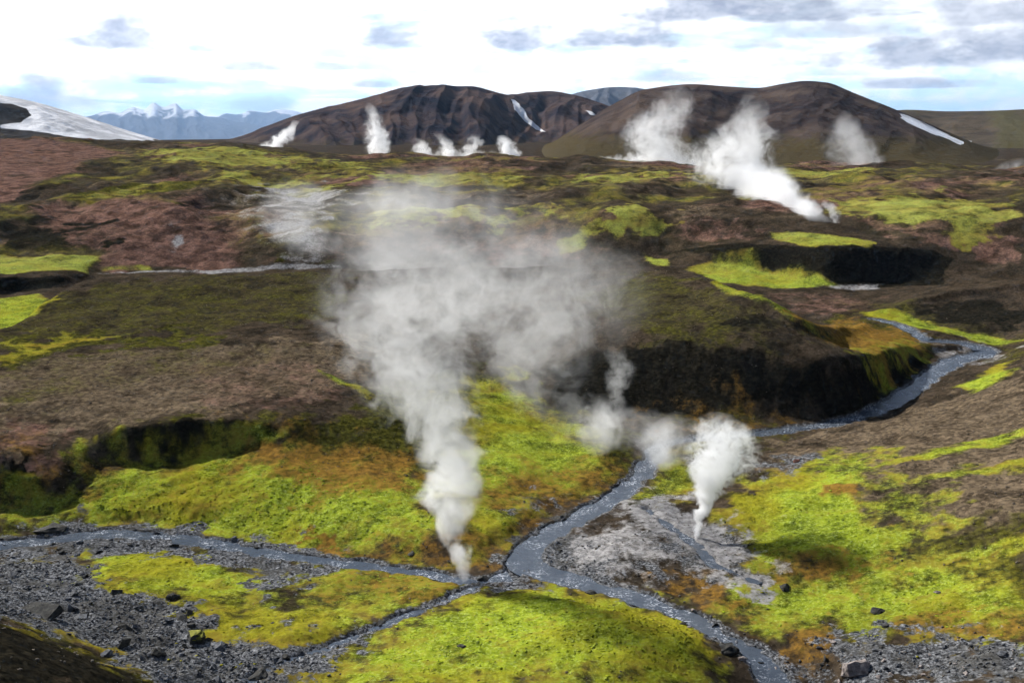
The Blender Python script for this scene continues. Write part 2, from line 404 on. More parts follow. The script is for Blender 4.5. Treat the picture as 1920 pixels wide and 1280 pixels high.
#PATCHES
# bowl on the far bank, left
add('moss', [(165, 880), (260, 885), (420, 868), (560, 872), (700, 900), (800, 910), (800, 1000), (760, 1030), (580, 1030), (420, 1005), (300, 985), (150, 972), (0, 985), (0, 952), (150, 955)], .95)
add('moss', [(380, 820), (470, 805), (540, 815), (520, 832), (400, 838)], .8, 4, 4)
add('olive', [(160, 870), (300, 850), (560, 800), (790, 770), (820, 900), (600, 900), (300, 890)], .95)
add('rust', [(420, 850), (600, 830), (760, 850), (800, 940), (640, 935), (480, 905)], .62, 14)
add('rust', [(200, 900), (420, 890), (560, 930), (420, 960), (260, 950)], .36, 16)
add('rust', [(560, 1008), (640, 1000), (640, 1030), (540, 1030)], .8, 4)
add('rust', [(640, 1010), (840, 1040), (830, 1075), (700, 1060)], .55)
add('rust', [(150, 880), (190, 875), (320, 930), (300, 970), (200, 960)], .4)
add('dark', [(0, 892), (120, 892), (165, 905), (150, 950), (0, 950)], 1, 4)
add('dark', [(215, 815), (330, 800), (440, 795), (545, 798), (540, 838), (440, 848), (320, 872), (240, 866)], 1, 4, 5)  # black ground, with the shade of the hollow painted in
# bottom mound
add('moss', [(640, 1300), (720, 1210), (830, 1150), (920, 1116), (1050, 1106), (1140, 1122), (1250, 1152), (1335, 1190), (1320, 1240), (1290, 1300)], 1.0)
add('olive', [(1000, 1100), (1100, 1105), (1260, 1150), (1340, 1195), (1200, 1185), (1080, 1150)], .55)
add('rust', [(720, 1210), (860, 1210), (900, 1245), (760, 1240)], .3)
# patches among the rubble on the left
add('moss', [(170, 1042), (330, 1032), (430, 1065), (520, 1110), (400, 1130), (250, 1112), (175, 1090)], .95)
add('moss', [(300, 1132), (560, 1150), (640, 1128), (800, 1105), (860, 1110), (760, 1150), (600, 1190), (440, 1205), (390, 1170)], .85)
add('moss', [(350, 1236), (480, 1230), (490, 1250), (370, 1256)], .7, 4, 4)
add('moss', [(520, 1090), (660, 1060), (840, 1080), (820, 1110), (640, 1120)], .62)
add('rust', [(540, 1095), (700, 1075), (850, 1085), (860, 1110), (700, 1110)], .6)
add('olive', [(380, 1030), (600, 1060), (800, 1070), (840, 1110), (600, 1130), (420, 1100)], .5)
# middle, behind the tall plume
add('moss', [(880, 725), (960, 715), (1010, 775), (1110, 830), (1130, 890), (1040, 912), (950, 905), (900, 945), (985, 965), (930, 1020), (888, 1045), (880, 860)], .85)
add('olive', [(690, 740), (900, 700), (1050, 780), (1200, 800), (1180, 900), (1000, 960), (880, 1030), (780, 900), (700, 800)], .85)
add('rust', [(900, 880), (1020, 870), (1180, 860), (1150, 920), (1000, 950), (900, 960)], .5)
add('gravel', [(940, 940), (1100, 920), (1160, 920), (1060, 960), (960, 990)], .6)
# right-hand slope
add('moss', [(1370, 965), (1420, 905), (1560, 868), (1660, 850), (1600, 890), (1580, 925), (1640, 965), (1700, 1010), (1690, 1050), (1540, 1062), (1390, 1045)], .95)
add('moss', [(1380, 1085), (1600, 1070), (1720, 1055), (1920, 1105), (1920, 1190), (1700, 1192), (1560, 1172), (1450, 1175), (1370, 1140)], .85)
add('moss', [(1630, 882), (1760, 842), (1940, 795), (1940, 808), (1760, 862)], .8, 4, 5)
add('moss', [(1690, 905), (1800, 880), (1940, 862), (1940, 872), (1800, 898)], .6, 4, 5)
add('moss', [(1720, 1050), (1830, 1030), (1940, 1005), (1940, 1026), (1800, 1050)], .8, 4, 5)
add('moss', [(1640, 905), (1720, 910), (1780, 960), (1780, 1010), (1700, 1010)], .55, 8)
add('moss', [(1790, 728), (1850, 700), (1890, 678), (1890, 702), (1825, 735)], .95, 4, 4)
add('moss', [(1200, 890), (1290, 840), (1310, 880), (1260, 950), (1200, 950)], .6)
add('olive', [(1360, 1050), (1520, 1050), (1720, 1000), (1940, 960), (1940, 1200), (1600, 1190), (1400, 1170)], .7)
add('olive', [(1200, 790), (1420, 760), (1500, 800), (1400, 850), (1240, 850)], .6)
add('rust', [(1380, 1055), (1560, 1050), (1700, 1040), (1700, 1075), (1500, 1080)], .75)
add('rust', [(1540, 915), (1610, 915), (1600, 932), (1545, 930)], .95, 3, 3)
add('rust', [(1700, 1160), (1940, 1150), (1940, 1200), (1720, 1200)], .65)
add('rust', [(1440, 1180), (1560, 1190), (1600, 1230), (1480, 1250)], .65)
add('rust', [(1240, 1090), (1340, 1080), (1420, 1140), (1330, 1150)], .7)
add('olive', [(1370, 930), (1480, 930), (1515, 950), (1400, 975)], .9, 4, 5)
add('tan', [(1420, 880), (1600, 800), (1940, 690), (1940, 1060), (1760, 1020), (1640, 930)], .75, 12)
add('tan', [(1400, 850), (1560, 800), (1760, 760), (1760, 800), (1500, 880)], .5, 10)
# bottom right scree and stream gravels
add('gravel', [(1540, 1190), (1700, 1195), (1940, 1195), (1940, 1300), (1600, 1300), (1560, 1250)], .9)
add('gravel', [(1440, 1230), (1540, 1260), (1560, 1300), (1420, 1300)], .7)
add('rough', [(1540, 1190), (1700, 1195), (1940, 1195), (1940, 1300), (1430, 1300), (1440, 1220)], .7)
add('gravel', [(940, 1040), (1040, 985), (1160, 1010), (1150, 1110), (1000, 1100), (920, 1095)], .95)
add('pale', [(1070, 1000), (1180, 985), (1260, 1000), (1230, 1090), (1130, 1080), (1080, 1040)], .68)
add('pale', [(1150, 950), (1260, 930), (1320, 1000), (1390, 990), (1400, 1040), (1300, 1045), (1200, 1000)], 1.0)
add('pale', [(1280, 1040), (1340, 1045), (1440, 1080), (1465, 1115), (1380, 1110), (1300, 1070)], .7, 4)
add('gravel', [(1160, 1000), (1290, 985), (1400, 990), (1420, 1080), (1250, 1090)], .7)
add('gravel', [(1400, 855), (1540, 850), (1520, 885), (1400, 890)], .7)
# left stream bed and rubble
add('gravel', [(0, 1000), (160, 985), (330, 990), (460, 1015), (620, 1045), (660, 1065), (560, 1085), (430, 1060), (330, 1035), (150, 1045), (0, 1060)], 1.0)
add('gravel', [(-300, 1040), (0, 1050), (160, 1060), (180, 1100), (320, 1130), (400, 1180), (500, 1210), (700, 1190), (640, 1240), (560, 1300), (300, 1300), (200, 1230), (60, 1170), (-300, 1090)], .95)
add('gravel', [(480, 1075), (560, 1080), (520, 1115), (450, 1110)], .8, 4)
add('rough', [(-300, 1040), (0, 1050), (160, 1060), (300, 1120), (400, 1190), (640, 1240), (560, 1300), (300, 1300), (200, 1230), (60, 1170), (-300, 1090)], 1.0)
add('dark', [(-400, 1120), (0, 1166), (120, 1205), (250, 1255), (350, 1320), (-400, 1420)], 1.0, 8)  # dark albedo paints the shade of this slope turned from the sun
M['gravel'] *= 1 - patch([(-400, 1150), (0, 1185), (120, 1225), (250, 1275), (300, 1330), (-400, 1420)], 8)
M['olive'] *= 1 - patch([(-400, 1150), (0, 1185), (120, 1225), (250, 1275), (300, 1330), (-400, 1420)], 8)
add('dark', [(-100, 1060), (60, 1062), (170, 1100), (60, 1112), (-100, 1100)], .6, 5)
# brown hill on the left
add('tan', [(-300, 760), (0, 690), (200, 660), (500, 650), (700, 640), (700, 720), (560, 740), (400, 780), (200, 800), (0, 850), (-300, 860)], .95, 14)
add('pink', [(340, 700), (480, 675), (640, 690), (640, 760), (460, 775), (380, 770)], .34, 10)
add('olive', [(0, 690), (200, 660), (500, 650), (640, 660), (500, 690), (260, 730), (0, 790)], .40, 16)
add('pink', [(0, 800), (120, 810), (160, 860), (60, 890), (0, 885)], .7, 8)
add('rust', [(0, 840), (80, 830), (90, 880), (0, 880)], .5)
add('olive', [(0, 640), (200, 620), (420, 628), (420, 645), (200, 650), (0, 680)], .8, 5)
add('moss', [(0, 650), (120, 630), (240, 622), (120, 645), (0, 672)], .5, 4)
add('olive', [(0, 600), (120, 550), (300, 520), (640, 510), (660, 600), (300, 625), (0, 640)], .48, 8)
add('moss', [(590, 690), (660, 720), (700, 740), (690, 745), (620, 710)], .8, 3, 3)
add('rough', [(380, 690), (680, 690), (690, 770), (380, 790)], .35, 10)
# dark hill above the bend and the ridge behind it
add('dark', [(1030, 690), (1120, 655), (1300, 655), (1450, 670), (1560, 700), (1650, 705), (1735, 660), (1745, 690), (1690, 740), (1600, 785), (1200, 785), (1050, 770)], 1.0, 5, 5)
add('olive', [(1250, 650), (1400, 660), (1420, 700), (1330, 730), (1230, 740), (1180, 700)], .6, 8)
add('olive', [(1080, 560), (1200, 505), (1350, 535), (1450, 575), (1550, 640), (1680, 690), (1400, 660), (1200, 640)], .5, 14)
add('moss', [(1330, 530), (1420, 550), (1500, 590), (1560, 640), (1490, 600), (1400, 565)], .6, 3, 3)
add('moss', [(1600, 640), (1720, 640), (1735, 655), (1690, 692), (1620, 670)], .7, 6)
add('rust', [(1500, 590), (1590, 600), (1740, 640), (1700, 690), (1600, 660), (1540, 640)], .65)
add('olive', [(1500, 590), (1600, 590), (1760, 630), (1700, 690), (1600, 670)], .8)
add('moss', [(1610, 585), (1700, 590), (1760, 612), (1880, 630), (1920, 640), (1850, 645), (1720, 615), (1640, 600)], .85, 3, 3)
add('olive', [(1600, 570), (1780, 600), (1920, 620), (1920, 680), (1880, 680), (1860, 640), (1700, 610)], .7)
add('pink', [(1420, 545), (1640, 555), (1620, 585), (1520, 590)], .5)
add('dark', [(1720, 575), (1920, 560), (1940, 620), (1800, 610)], .8, 8)  # shading of the right-hand hill face put into the colour
add('dark', [(1380, 565), (1480, 598), (1550, 640), (1450, 640), (1360, 610)], .6, 8)  # shaded side of the ridge painted dark
add('pale', [(1760, 645), (1850, 640), (1880, 670), (1780, 690)], .45, 4)
# far side of the second valley
add('moss', [(1285, 505), (1340, 487), (1410, 492), (1480, 515), (1575, 537), (1500, 541), (1350, 527)], 1.0, 3, 3)
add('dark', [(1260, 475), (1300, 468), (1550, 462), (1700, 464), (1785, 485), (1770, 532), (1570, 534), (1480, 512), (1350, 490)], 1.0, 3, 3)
add('moss', [(-200, 480), (0, 484), (182, 482), (168, 513), (0, 513), (-200, 512)], 1.0, 2, 3)
add('moss', [(-100, 590), (0, 560), (75, 553), (100, 560), (60, 590), (0, 612)], .8, 3, 3)
add('dark', [(-100, 520), (0, 520), (100, 520), (130, 528), (90, 545), (0, 548), (-100, 548)], 1, 2, 2)
add('pale', [(180, 512), (400, 504), (640, 496), (640, 502), (400, 511), (200, 516)], .85, 2, 2)
add('pale', [(1560, 536), (1650, 535), (1650, 541), (1560, 541)], .7, 2, 2)
add('moss', [(190, 502), (280, 501), (280, 509), (190, 509)], .7, 2, 2)
add('pink', [(60, 385), (300, 375), (360, 400), (440, 450), (470, 500), (180, 502), (240, 470), (280, 430), (200, 400)], 1, 4)
add('dark', [(0, 405), (140, 400), (240, 420), (250, 450), (160, 475), (0, 478)], .9, 5)  # shade in the hollow slope, painted as dark ground
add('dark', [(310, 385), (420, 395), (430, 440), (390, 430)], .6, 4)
add('pale', [(480, 352), (600, 348), (700, 365), (640, 380), (600, 400), (560, 430), (640, 450), (600, 490), (550, 480), (500, 430), (440, 420)], .58, 14)
add('pale', [(318, 425), (336, 425), (332, 470), (322, 470)], .5, 3, 3)
add('olive', [(430, 440), (560, 430), (600, 490), (460, 495)], .6, 4)
add('pink', [(-200, 270), (160, 275), (220, 285), (100, 330), (0, 370), (-200, 400)], 1, 5)
add('dark', [(0, 362), (120, 320), (210, 282), (260, 285), (160, 330), (40, 385), (0, 390)], .6, 3)
add('olive', [(100, 385), (250, 345), (420, 330), (400, 350), (200, 385)], .85, 3, 4)
add('moss', [(130, 380), (260, 350), (330, 340), (240, 365)], .5, 3, 4)
add('moss', [(262, 283), (420, 280), (560, 296), (545, 318), (400, 312), (300, 312)], .66, 4)
add('moss', [(395, 325), (480, 335), (640, 350), (640, 362), (480, 348), (400, 345)], .72, 3)
add('moss', [(570, 300), (700, 310), (690, 345), (580, 330)], .55, 4)
add('moss', [(700, 408), (820, 392), (960, 400), (970, 422), (860, 412), (720, 420)], .75, 3)
add('moss', [(960, 385), (1020, 390), (1030, 412), (980, 405)], .6, 3)
add('moss', [(1040, 455), (1090, 440), (1100, 465), (1050, 475)], .9, 2, 2)
add('moss', [(1100, 425), (1180, 405), (1250, 410), (1210, 435), (1100, 450)], .75, 3)
add('moss', [(1080, 335), (1200, 325), (1300, 332), (1200, 340), (1090, 350)], .6, 3)
add('moss', [(1210, 480), (1250, 485), (1250, 500), (1215, 495)], .8, 2, 2)
add('moss', [(1445, 432), (1520, 434), (1640, 455), (1620, 466), (1530, 462), (1470, 450)], .85, 2, 3)
add('moss', [(1560, 372), (1680, 378), (1800, 370), (1880, 385), (1890, 452), (1800, 446), (1700, 420), (1580, 400)], .66, 4)
add('moss', [(1440, 322), (1640, 318), (1640, 334), (1480, 338)], .62, 2, 3)
add('moss', [(700, 332), (900, 330), (1000, 338), (980, 346), (720, 344)], .62, 2, 3)
add('pink', [(880, 430), (1060, 440), (1080, 475), (900, 480)], .7, 5)
add('pink', [(1260, 420), (1420, 415), (1450, 440), (1300, 455)], .6, 5)
add('pink', [(1560, 395), (1640, 415), (1800, 430), (1920, 450), (1920, 500), (1800, 480), (1700, 450)], .7, 5)
add('pink', [(1620, 330), (1920, 335), (1920, 350), (1640, 350)], .7, 4)
add('moss', [(0, 1055), (170, 1065), (330, 1130), (420, 1200), (700, 1190), (620, 1260), (300, 1290), (200, 1235), (0, 1150)], .40, 14)
add('moss', [(480, 1180), (720, 1190), (640, 1290), (440, 1290)], .42, 14)
add('rust', [(820, 1030), (960, 990), (1080, 930), (1130, 890), (1160, 910), (1000, 1010), (900, 1070)], .5)
add('rust', [(1180, 800), (1400, 770), (1480, 800), (1280, 820)], .6)
plateau = sstep(R, 285, 330)[None] * np.ones((NA, 1))
patchy = fbm(X, Y, 46, 4, .55, 61)
M['olive'] = np.maximum(M['olive'], plateau * sstep(R, 900, 650)[None] * sstep(patchy, -.25, .35) * .34 * (1 - M['pink']))
M['moss'] = np.maximum(M['moss'], plateau * sstep(R, 800, 640)[None] * .15 * sstep(patchy, -.3, .2))
M['pink'] = np.maximum(M['pink'], plateau * sstep(R, 850, 650)[None] * .85 * sstep(fbm(X, Y, 70, 3, .5, 103), -.12, .3))
M['tan'] = np.maximum(M['tan'], plateau * sstep(fbm(X, Y, 60, 3, .5, 77), 0, .5) * .5)
slope = patch([(-300, 250), (0, 262), (150, 268), (235, 284), (120, 335), (0, 385), (-300, 420)], 10)      # bare red slope, smooth
mounds = patch([(60, 388), (300, 376), (370, 400), (450, 450), (475, 500), (185, 502), (235, 470), (120, 470), (60, 420)], 8)
for k in ('moss', 'olive', 'dark', 'tan'): M[k] = M[k] * (1 - .92 * slope) * (1 - (.85 if k != 'dark' else .5) * mounds)
M['pink'] = np.maximum(M['pink'], np.maximum(slope, .95 * mounds))
M['gravel'] = np.maximum(M['gravel'], sstep(wet, 1.3, -.2) * .8)
for k in ('moss', 'olive', 'rust', 'dark'):
    M[k] = M[k] * (1 - .85 * sstep(wet, .9, 0))

# ---- relief
lf = 1 - plateau
Z = Z0.copy()
calm = sstep(wet, 0.0, 3.0)
Z += calm * lf * (.95 * fbm(X, Y, 15, 4, .5, 1) + .10 * fbm(X, Y, 1.6, 3, .55, 9)) * (1 - .5 * M['rough'])
Z += lf * M['rough'] * (.75 * ridged(X, Y, 4.2, 4, 5) - .2) * calm
Z += lf * M['dark'] * (.30 * fbm(X, Y, 7.0, 3, .5, 15) + .12 * fbm(X, Y, 1.6, 3, .6, 16))
Z += lf * M['moss'] * calm * (.15 * fbm(X, Y, 1.7, 4, .55, 22))
Z += lf * M['tan'] * .35 * ridged(X, Y * .6 + X * .5, 16, 4, 33)
Z += sstep(wet, .5, -.4) * (.30 * fbm(X, Y, 2.6, 4, .6, 83) - .05)
gully = ridged(X + 6 * fbm(X, Y, 30, 2, .5, 3), Y * .35, 24, 4, 44)
Z += (1 - .75 * slope) * plateau * sstep(R, 820, 560)[None] * ((4.4 * fbm(X, Y, 50, 5, .48, 51) + 1.3 * gully + .8 * ridged(X, Y, 19, 3, 91) - .6) + 2.6 * sstep(AZ, -.12, -.3)[:, None] * (ridged(X + .5 * Y, Y * .8, 44, 3, 97) - .35))
Z += (sstep(R, 900, 2500) * 6)[None] * fbm(X, Y, 900, 4, .5, 71)


def grid_mesh(name, X_, Y_, Z_, attrs, wrap=False):
    na, nr = X_.shape
    me = bpy.data.meshes.new(name)
    co = np.stack([X_, Y_, Z_], -1).reshape(-1, 3).astype(np.float32)
    idx = np.arange(na * nr).reshape(na, nr)
    q = np.stack([idx[:-1, :-1], idx[1:, :-1], idx[1:, 1:], idx[:-1, 1:]], -1).reshape(-1, 4)
    # outward normals up
    q = q[:, ::-1]
    me.vertices.add(len(co)); me.vertices.foreach_set('co', co.ravel())
    me.loops.add(q.size); me.loops.foreach_set('vertex_index', q.ravel().astype(np.int32))
    me.polygons.add(len(q)); me.polygons.foreach_set('loop_start', np.arange(0, q.size, 4, dtype=np.int32))
    me.polygons.foreach_set('loop_total', np.full(len(q), 4, np.int32))
    me.polygons.foreach_set('use_smooth', np.ones(len(q), bool))
    me.update(calc_edges=True)
    for an, arr in attrs.items():
        a = me.color_attributes.new(an, 'FLOAT_COLOR', 'POINT')
        rgba = np.ones((na * nr, 4), np.float32)
        for k, v in enumerate(arr): rgba[:, k] = np.clip(v, 0, 1).reshape(-1)
        a.data.foreach_set('color', rgba.ravel())
    return me


# ------------------------------------------------------------------ ground material
def ground_noises(T, flat):
    return (T.noise(flat, 1.25, 6, .68, .0), T.noise(T.vm('ADD', flat, (31, 7, 3)), .22, 5, .6, .4), T.noise(T.vm('ADD', flat, (5, 71, 9)), .045, 5, .6, .3), T.noise(T.vm('ADD', flat, (9, 1, 43)), 3.2, 5, .7))


def moss_colour(T, nf, nm, nc, ng, farness):
    moss = T.mix(T.ss(T.m('ADD', T.m('MULTIPLY', nm, .55), T.m('MULTIPLY', nf, .45)), .36, .62), (.098, .135, .008), (.262, .335, .022))
    moss = T.mix(T.m('MULTIPLY', T.ss(ng, .48, .70), .75), moss, (.350, .410, .120))
    moss = T.mix(T.m('MULTIPLY', T.ss(nc, .44, .60), .75), moss, (.215, .185, .012))
    moss = T.mix(T.m('MULTIPLY', T.ss(T.m('ADD', T.m('MULTIPLY', nm, .65), T.m('MULTIPLY', nf, .35)), .52, .62), .62), moss, (.150, .100, .018))
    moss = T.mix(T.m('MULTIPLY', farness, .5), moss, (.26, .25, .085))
    return moss


def moss_material():
    mat = bpy.data.materials.new('moss_cushion'); mat.use_nodes = True
    T = NT(mat.node_tree)
    pos = T.n('ShaderNodeNewGeometry').outputs['Position']
    nf, nm, nc, ng = ground_noises(T, T.vm('MULTIPLY', pos, (1, 1, 1.4)))
    bs = T.n('ShaderNodeBsdfPrincipled'); T.put(bs.inputs['Base Color'], moss_colour(T, nf, nm, nc, ng, 0.0))
    bs.inputs['Roughness'].default_value = 1.0; bs.inputs['Specular IOR Level'].default_value = .0
    T.t.links.new(bs.outputs[0], T.n('ShaderNodeOutputMaterial').inputs['Surface'])
    return mat


def ground_material():
    mat = bpy.data.materials.new('valley_ground'); mat.use_nodes = True
    T = NT(mat.node_tree)
    pos = T.n('ShaderNodeNewGeometry').outputs['Position']
    flat = T.vm('MULTIPLY', pos, (1, 1, 1.4))
    def attr(n):
        a = T.n('ShaderNodeAttribute', attribute_name=n); s = T.n('ShaderNodeSeparateColor')
        T.t.links.new(a.outputs['Color'], s.inputs[0]); return s.outputs
    A, B, C = attr('maskA'), attr('maskB'), attr('maskC')
    nf, nm, nc, ng = ground_noises(T, flat)
    px_, py_, pz_ = T.xyz(pos)
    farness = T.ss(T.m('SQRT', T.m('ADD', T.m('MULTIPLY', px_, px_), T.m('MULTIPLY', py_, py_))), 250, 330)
    nw = T.noise(T.vm('ADD', flat, (55, 17, 9)), .075, 4, .62, .6)
    brk = T.m('ADD', T.m('MULTIPLY', T.m('SUBTRACT', nf, .5), .9), T.m('ADD', T.m('MULTIPLY', T.m('SUBTRACT', nm, .5), 1.3), T.m('ADD', T.m('MULTIPLY', T.m('SUBTRACT', nc, .5), .5), T.m('MULTIPLY', farness, T.m('MULTIPLY', T.m('SUBTRACT', nw, .52), 3.2)))))
    brk3 = T.m('ADD', brk, T.m('MULTIPLY', T.m('SUBTRACT', ng, .5), 1.3))
    brk2 = T.m('ADD', T.m('MULTIPLY', T.m('SUBTRACT', ng, .5), .7), T.m('MULTIPLY', T.m('SUBTRACT', nm, .5), -.8))
    vo = T.n('ShaderNodeTexVoronoi'); T.put(vo.inputs['Vector'], T.vm('ADD', flat, T.vm('SCALE', T.comb(nf, ng, nm), .5))); vo.inputs['Scale'].default_value = 2.1
    sc_ = T.n('ShaderNodeSeparateColor'); T.t.links.new(vo.outputs['Color'], sc_.inputs[0])
    stone = T.m('ADD', .62, T.m('MULTIPLY', sc_.outputs[0], .76))
    def edge(mask, w=.26, b=brk):
        k = T.ss(T.m('ADD', mask, T.m('MULTIPLY', b, T.m('MULTIPLY', mask, 3.0, clamp=True))), .5 - w, .5 + w)
        return T.m('MULTIPLY', k, T.m('MULTIPLY', mask, 8.0, clamp=True))
    soil = T.mix(T.ss(nm, .3, .7), (.018, .0145, .010), (.054, .040, .027))
    soil = T.mix(T.m('MULTIPLY', T.ss(ng, .5, .75), .5), soil, (.080, .062, .044))
    tan = T.mix(T.ss(T.m('ADD', T.m('MULTIPLY', nf, .6), T.m('MULTIPLY', nm, .4)), .38, .62), (.046, .034, .022), (.122, .092, .060))
    pink = T.mix(T.ss(nm, .35, .65), (.060, .034, .025), (.150, .086, .066))
    rust = T.mix(T.ss(nf, .35, .65), (.110, .060, .014), (.215, .120, .024))
    olive = T.mix(T.ss(nf, .35, .65), (.020, .021, .006), (.068, .064, .011))
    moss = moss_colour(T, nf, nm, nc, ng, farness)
    gravel = T.mix(T.ss(ng, .38, .70), (.016, .017, .019), (.215, .220, .230))
    gravel = T.vm('SCALE', gravel, stone)
    gravel = T.mix(T.m('MULTIPLY', T.ss(nm, .45, .62), .6), gravel, (.055, .052, .045))
    pale = T.mix(T.ss(nf, .3, .7), (.13, .125, .122), (.33, .32, .315))
    dark = T.mix(T.ss(nf, .35, .7), (.006, .006, .005), (.020, .017, .011))  # black rock; also painted shade in hollows and on turned-away slopes
    c = T.mix(edge(C[1]), soil, tan)
    c = T.mix(edge(B[1], .45), c, pink)
    c = T.mix(edge(A[1], .34), c, olive)
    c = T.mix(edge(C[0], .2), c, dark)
    c = T.vm('SCALE', c, stone)
    fringe = T.mix(T.ss(T.m('ADD', T.m('MULTIPLY', nm, .6), T.m('MULTIPLY', nf, .4)), .42, .58), olive, (.150, .092, .018))
    c = T.mix(T.m('MULTIPLY', edge(T.m('ADD', A[0], T.m('MULTIPLY', T.ss(A[0], .02, .3), .34)), .5), .92), c, fringe)
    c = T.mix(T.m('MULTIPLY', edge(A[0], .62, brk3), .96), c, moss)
    c = T.vm('SCALE', c, T.m('ADD', .84, T.m('MULTIPLY', sc_.outputs[1], .32)))
    c = T.mix(T.m('MULTIPLY', edge(T.m('MULTIPLY', A[2], 1.15), .40, T.m('ADD', brk2, T.m('MULTIPLY', T.m('SUBTRACT', nf, .5), 1.0))), .95), c, rust)
    c = T.mix(edge(B[0], .14, brk2), c, gravel)
    c = T.mix(edge(B[2], .42, brk3), c, pale)
    bs = T.n('ShaderNodeBsdfPrincipled')
    T.put(bs.inputs['Base Color'], c)
    bs.inputs['Roughness'].default_value = 1.0
    bs.inputs['Specular IOR Level'].default_value = .0
    h = T.m('ADD', T.m('MULTIPLY', nf, .5), T.m('MULTIPLY', ng, .28))
    bp = T.n('ShaderNodeBump'); bp.inputs['Strength'].default_value = .75; bp.inputs['Distance'].default_value = .26
    T.put(bp.inputs['Height'], h)
    T.t.links.new(bp.outputs[0], bs.inputs['Normal'])
    T.t.links.new(bs.outputs[0], T.n('ShaderNodeOutputMaterial').inputs['Surface'])
    return mat

GM = ground_material()
me = grid_mesh('ground', X, Y, Z, {'maskA': (M['moss'], M['olive'], M['rust']), 'maskB': (M['gravel'], M['pink'], M['pale']), 'maskC': (M['dark'], M['tan'], M['rough'])})
me.materials.append(GM)
ground_ob = bpy.data.objects.new('ground', me); col.objects.link(ground_ob)
tag(ground_ob, kind='structure')


# ------------------------------------------------------------------ hills behind the plateau
def hill_material(name, lo, hi, low_col, snow_col=(.80, .82, .86)):
    mat = bpy.data.materials.new(name); mat.use_nodes = True
    T = NT(mat.node_tree)
    pos = T.n('ShaderNodeNewGeometry').outputs['Position']
    a = T.n('ShaderNodeAttribute', attribute_name='cover'); s = T.n('ShaderNodeSeparateColor')
    T.t.links.new(a.outputs['Color'], s.inputs[0])
    n1_ = T.noise(pos, .012, 6, .62, .5); n2_ = T.noise(pos, .09, 5, .65)
    n3_ = T.noise(T.vm('MULTIPLY', pos, (1, 1, .15)), .035, 5, .7, .2)
    c = T.mix(T.ss(T.m('ADD', T.m('MULTIPLY', n1_, .55), T.m('MULTIPLY', n3_, .45)), .38, .62), lo, hi)
    c = T.mix(T.ss(T.m('ADD', s.outputs[1], T.m('MULTIPLY', T.m('SUBTRACT', n2_, .5), .9)), .35, .65), c, low_col)
    c = T.mix(T.ss(T.m('ADD', s.outputs[0], T.m('MULTIPLY', T.m('SUBTRACT', n2_, .5), .7)), .42, .58), c, T.mix(T.ss(n3_, .4, .62), tuple(v * .62 for v in snow_col), snow_col))
    bs = T.n('ShaderNodeBsdfPrincipled'); T.put(bs.inputs['Base Color'], c)
    bs.inputs['Roughness'].default_value = 1.0; bs.inputs['Specular IOR Level'].default_value = .0
    bp = T.n('ShaderNodeBump'); bp.inputs['Strength'].default_value = .8; bp.inputs['Distance'].default_value = 3.0
    T.put(bp.inputs['Height'], n2_); T.t.links.new(bp.outputs[0], bs.inputs['Normal'])
    T.t.links.new(bs.outputs[0], T.n('ShaderNodeOutputMaterial').inputs['Surface'])
    return mat


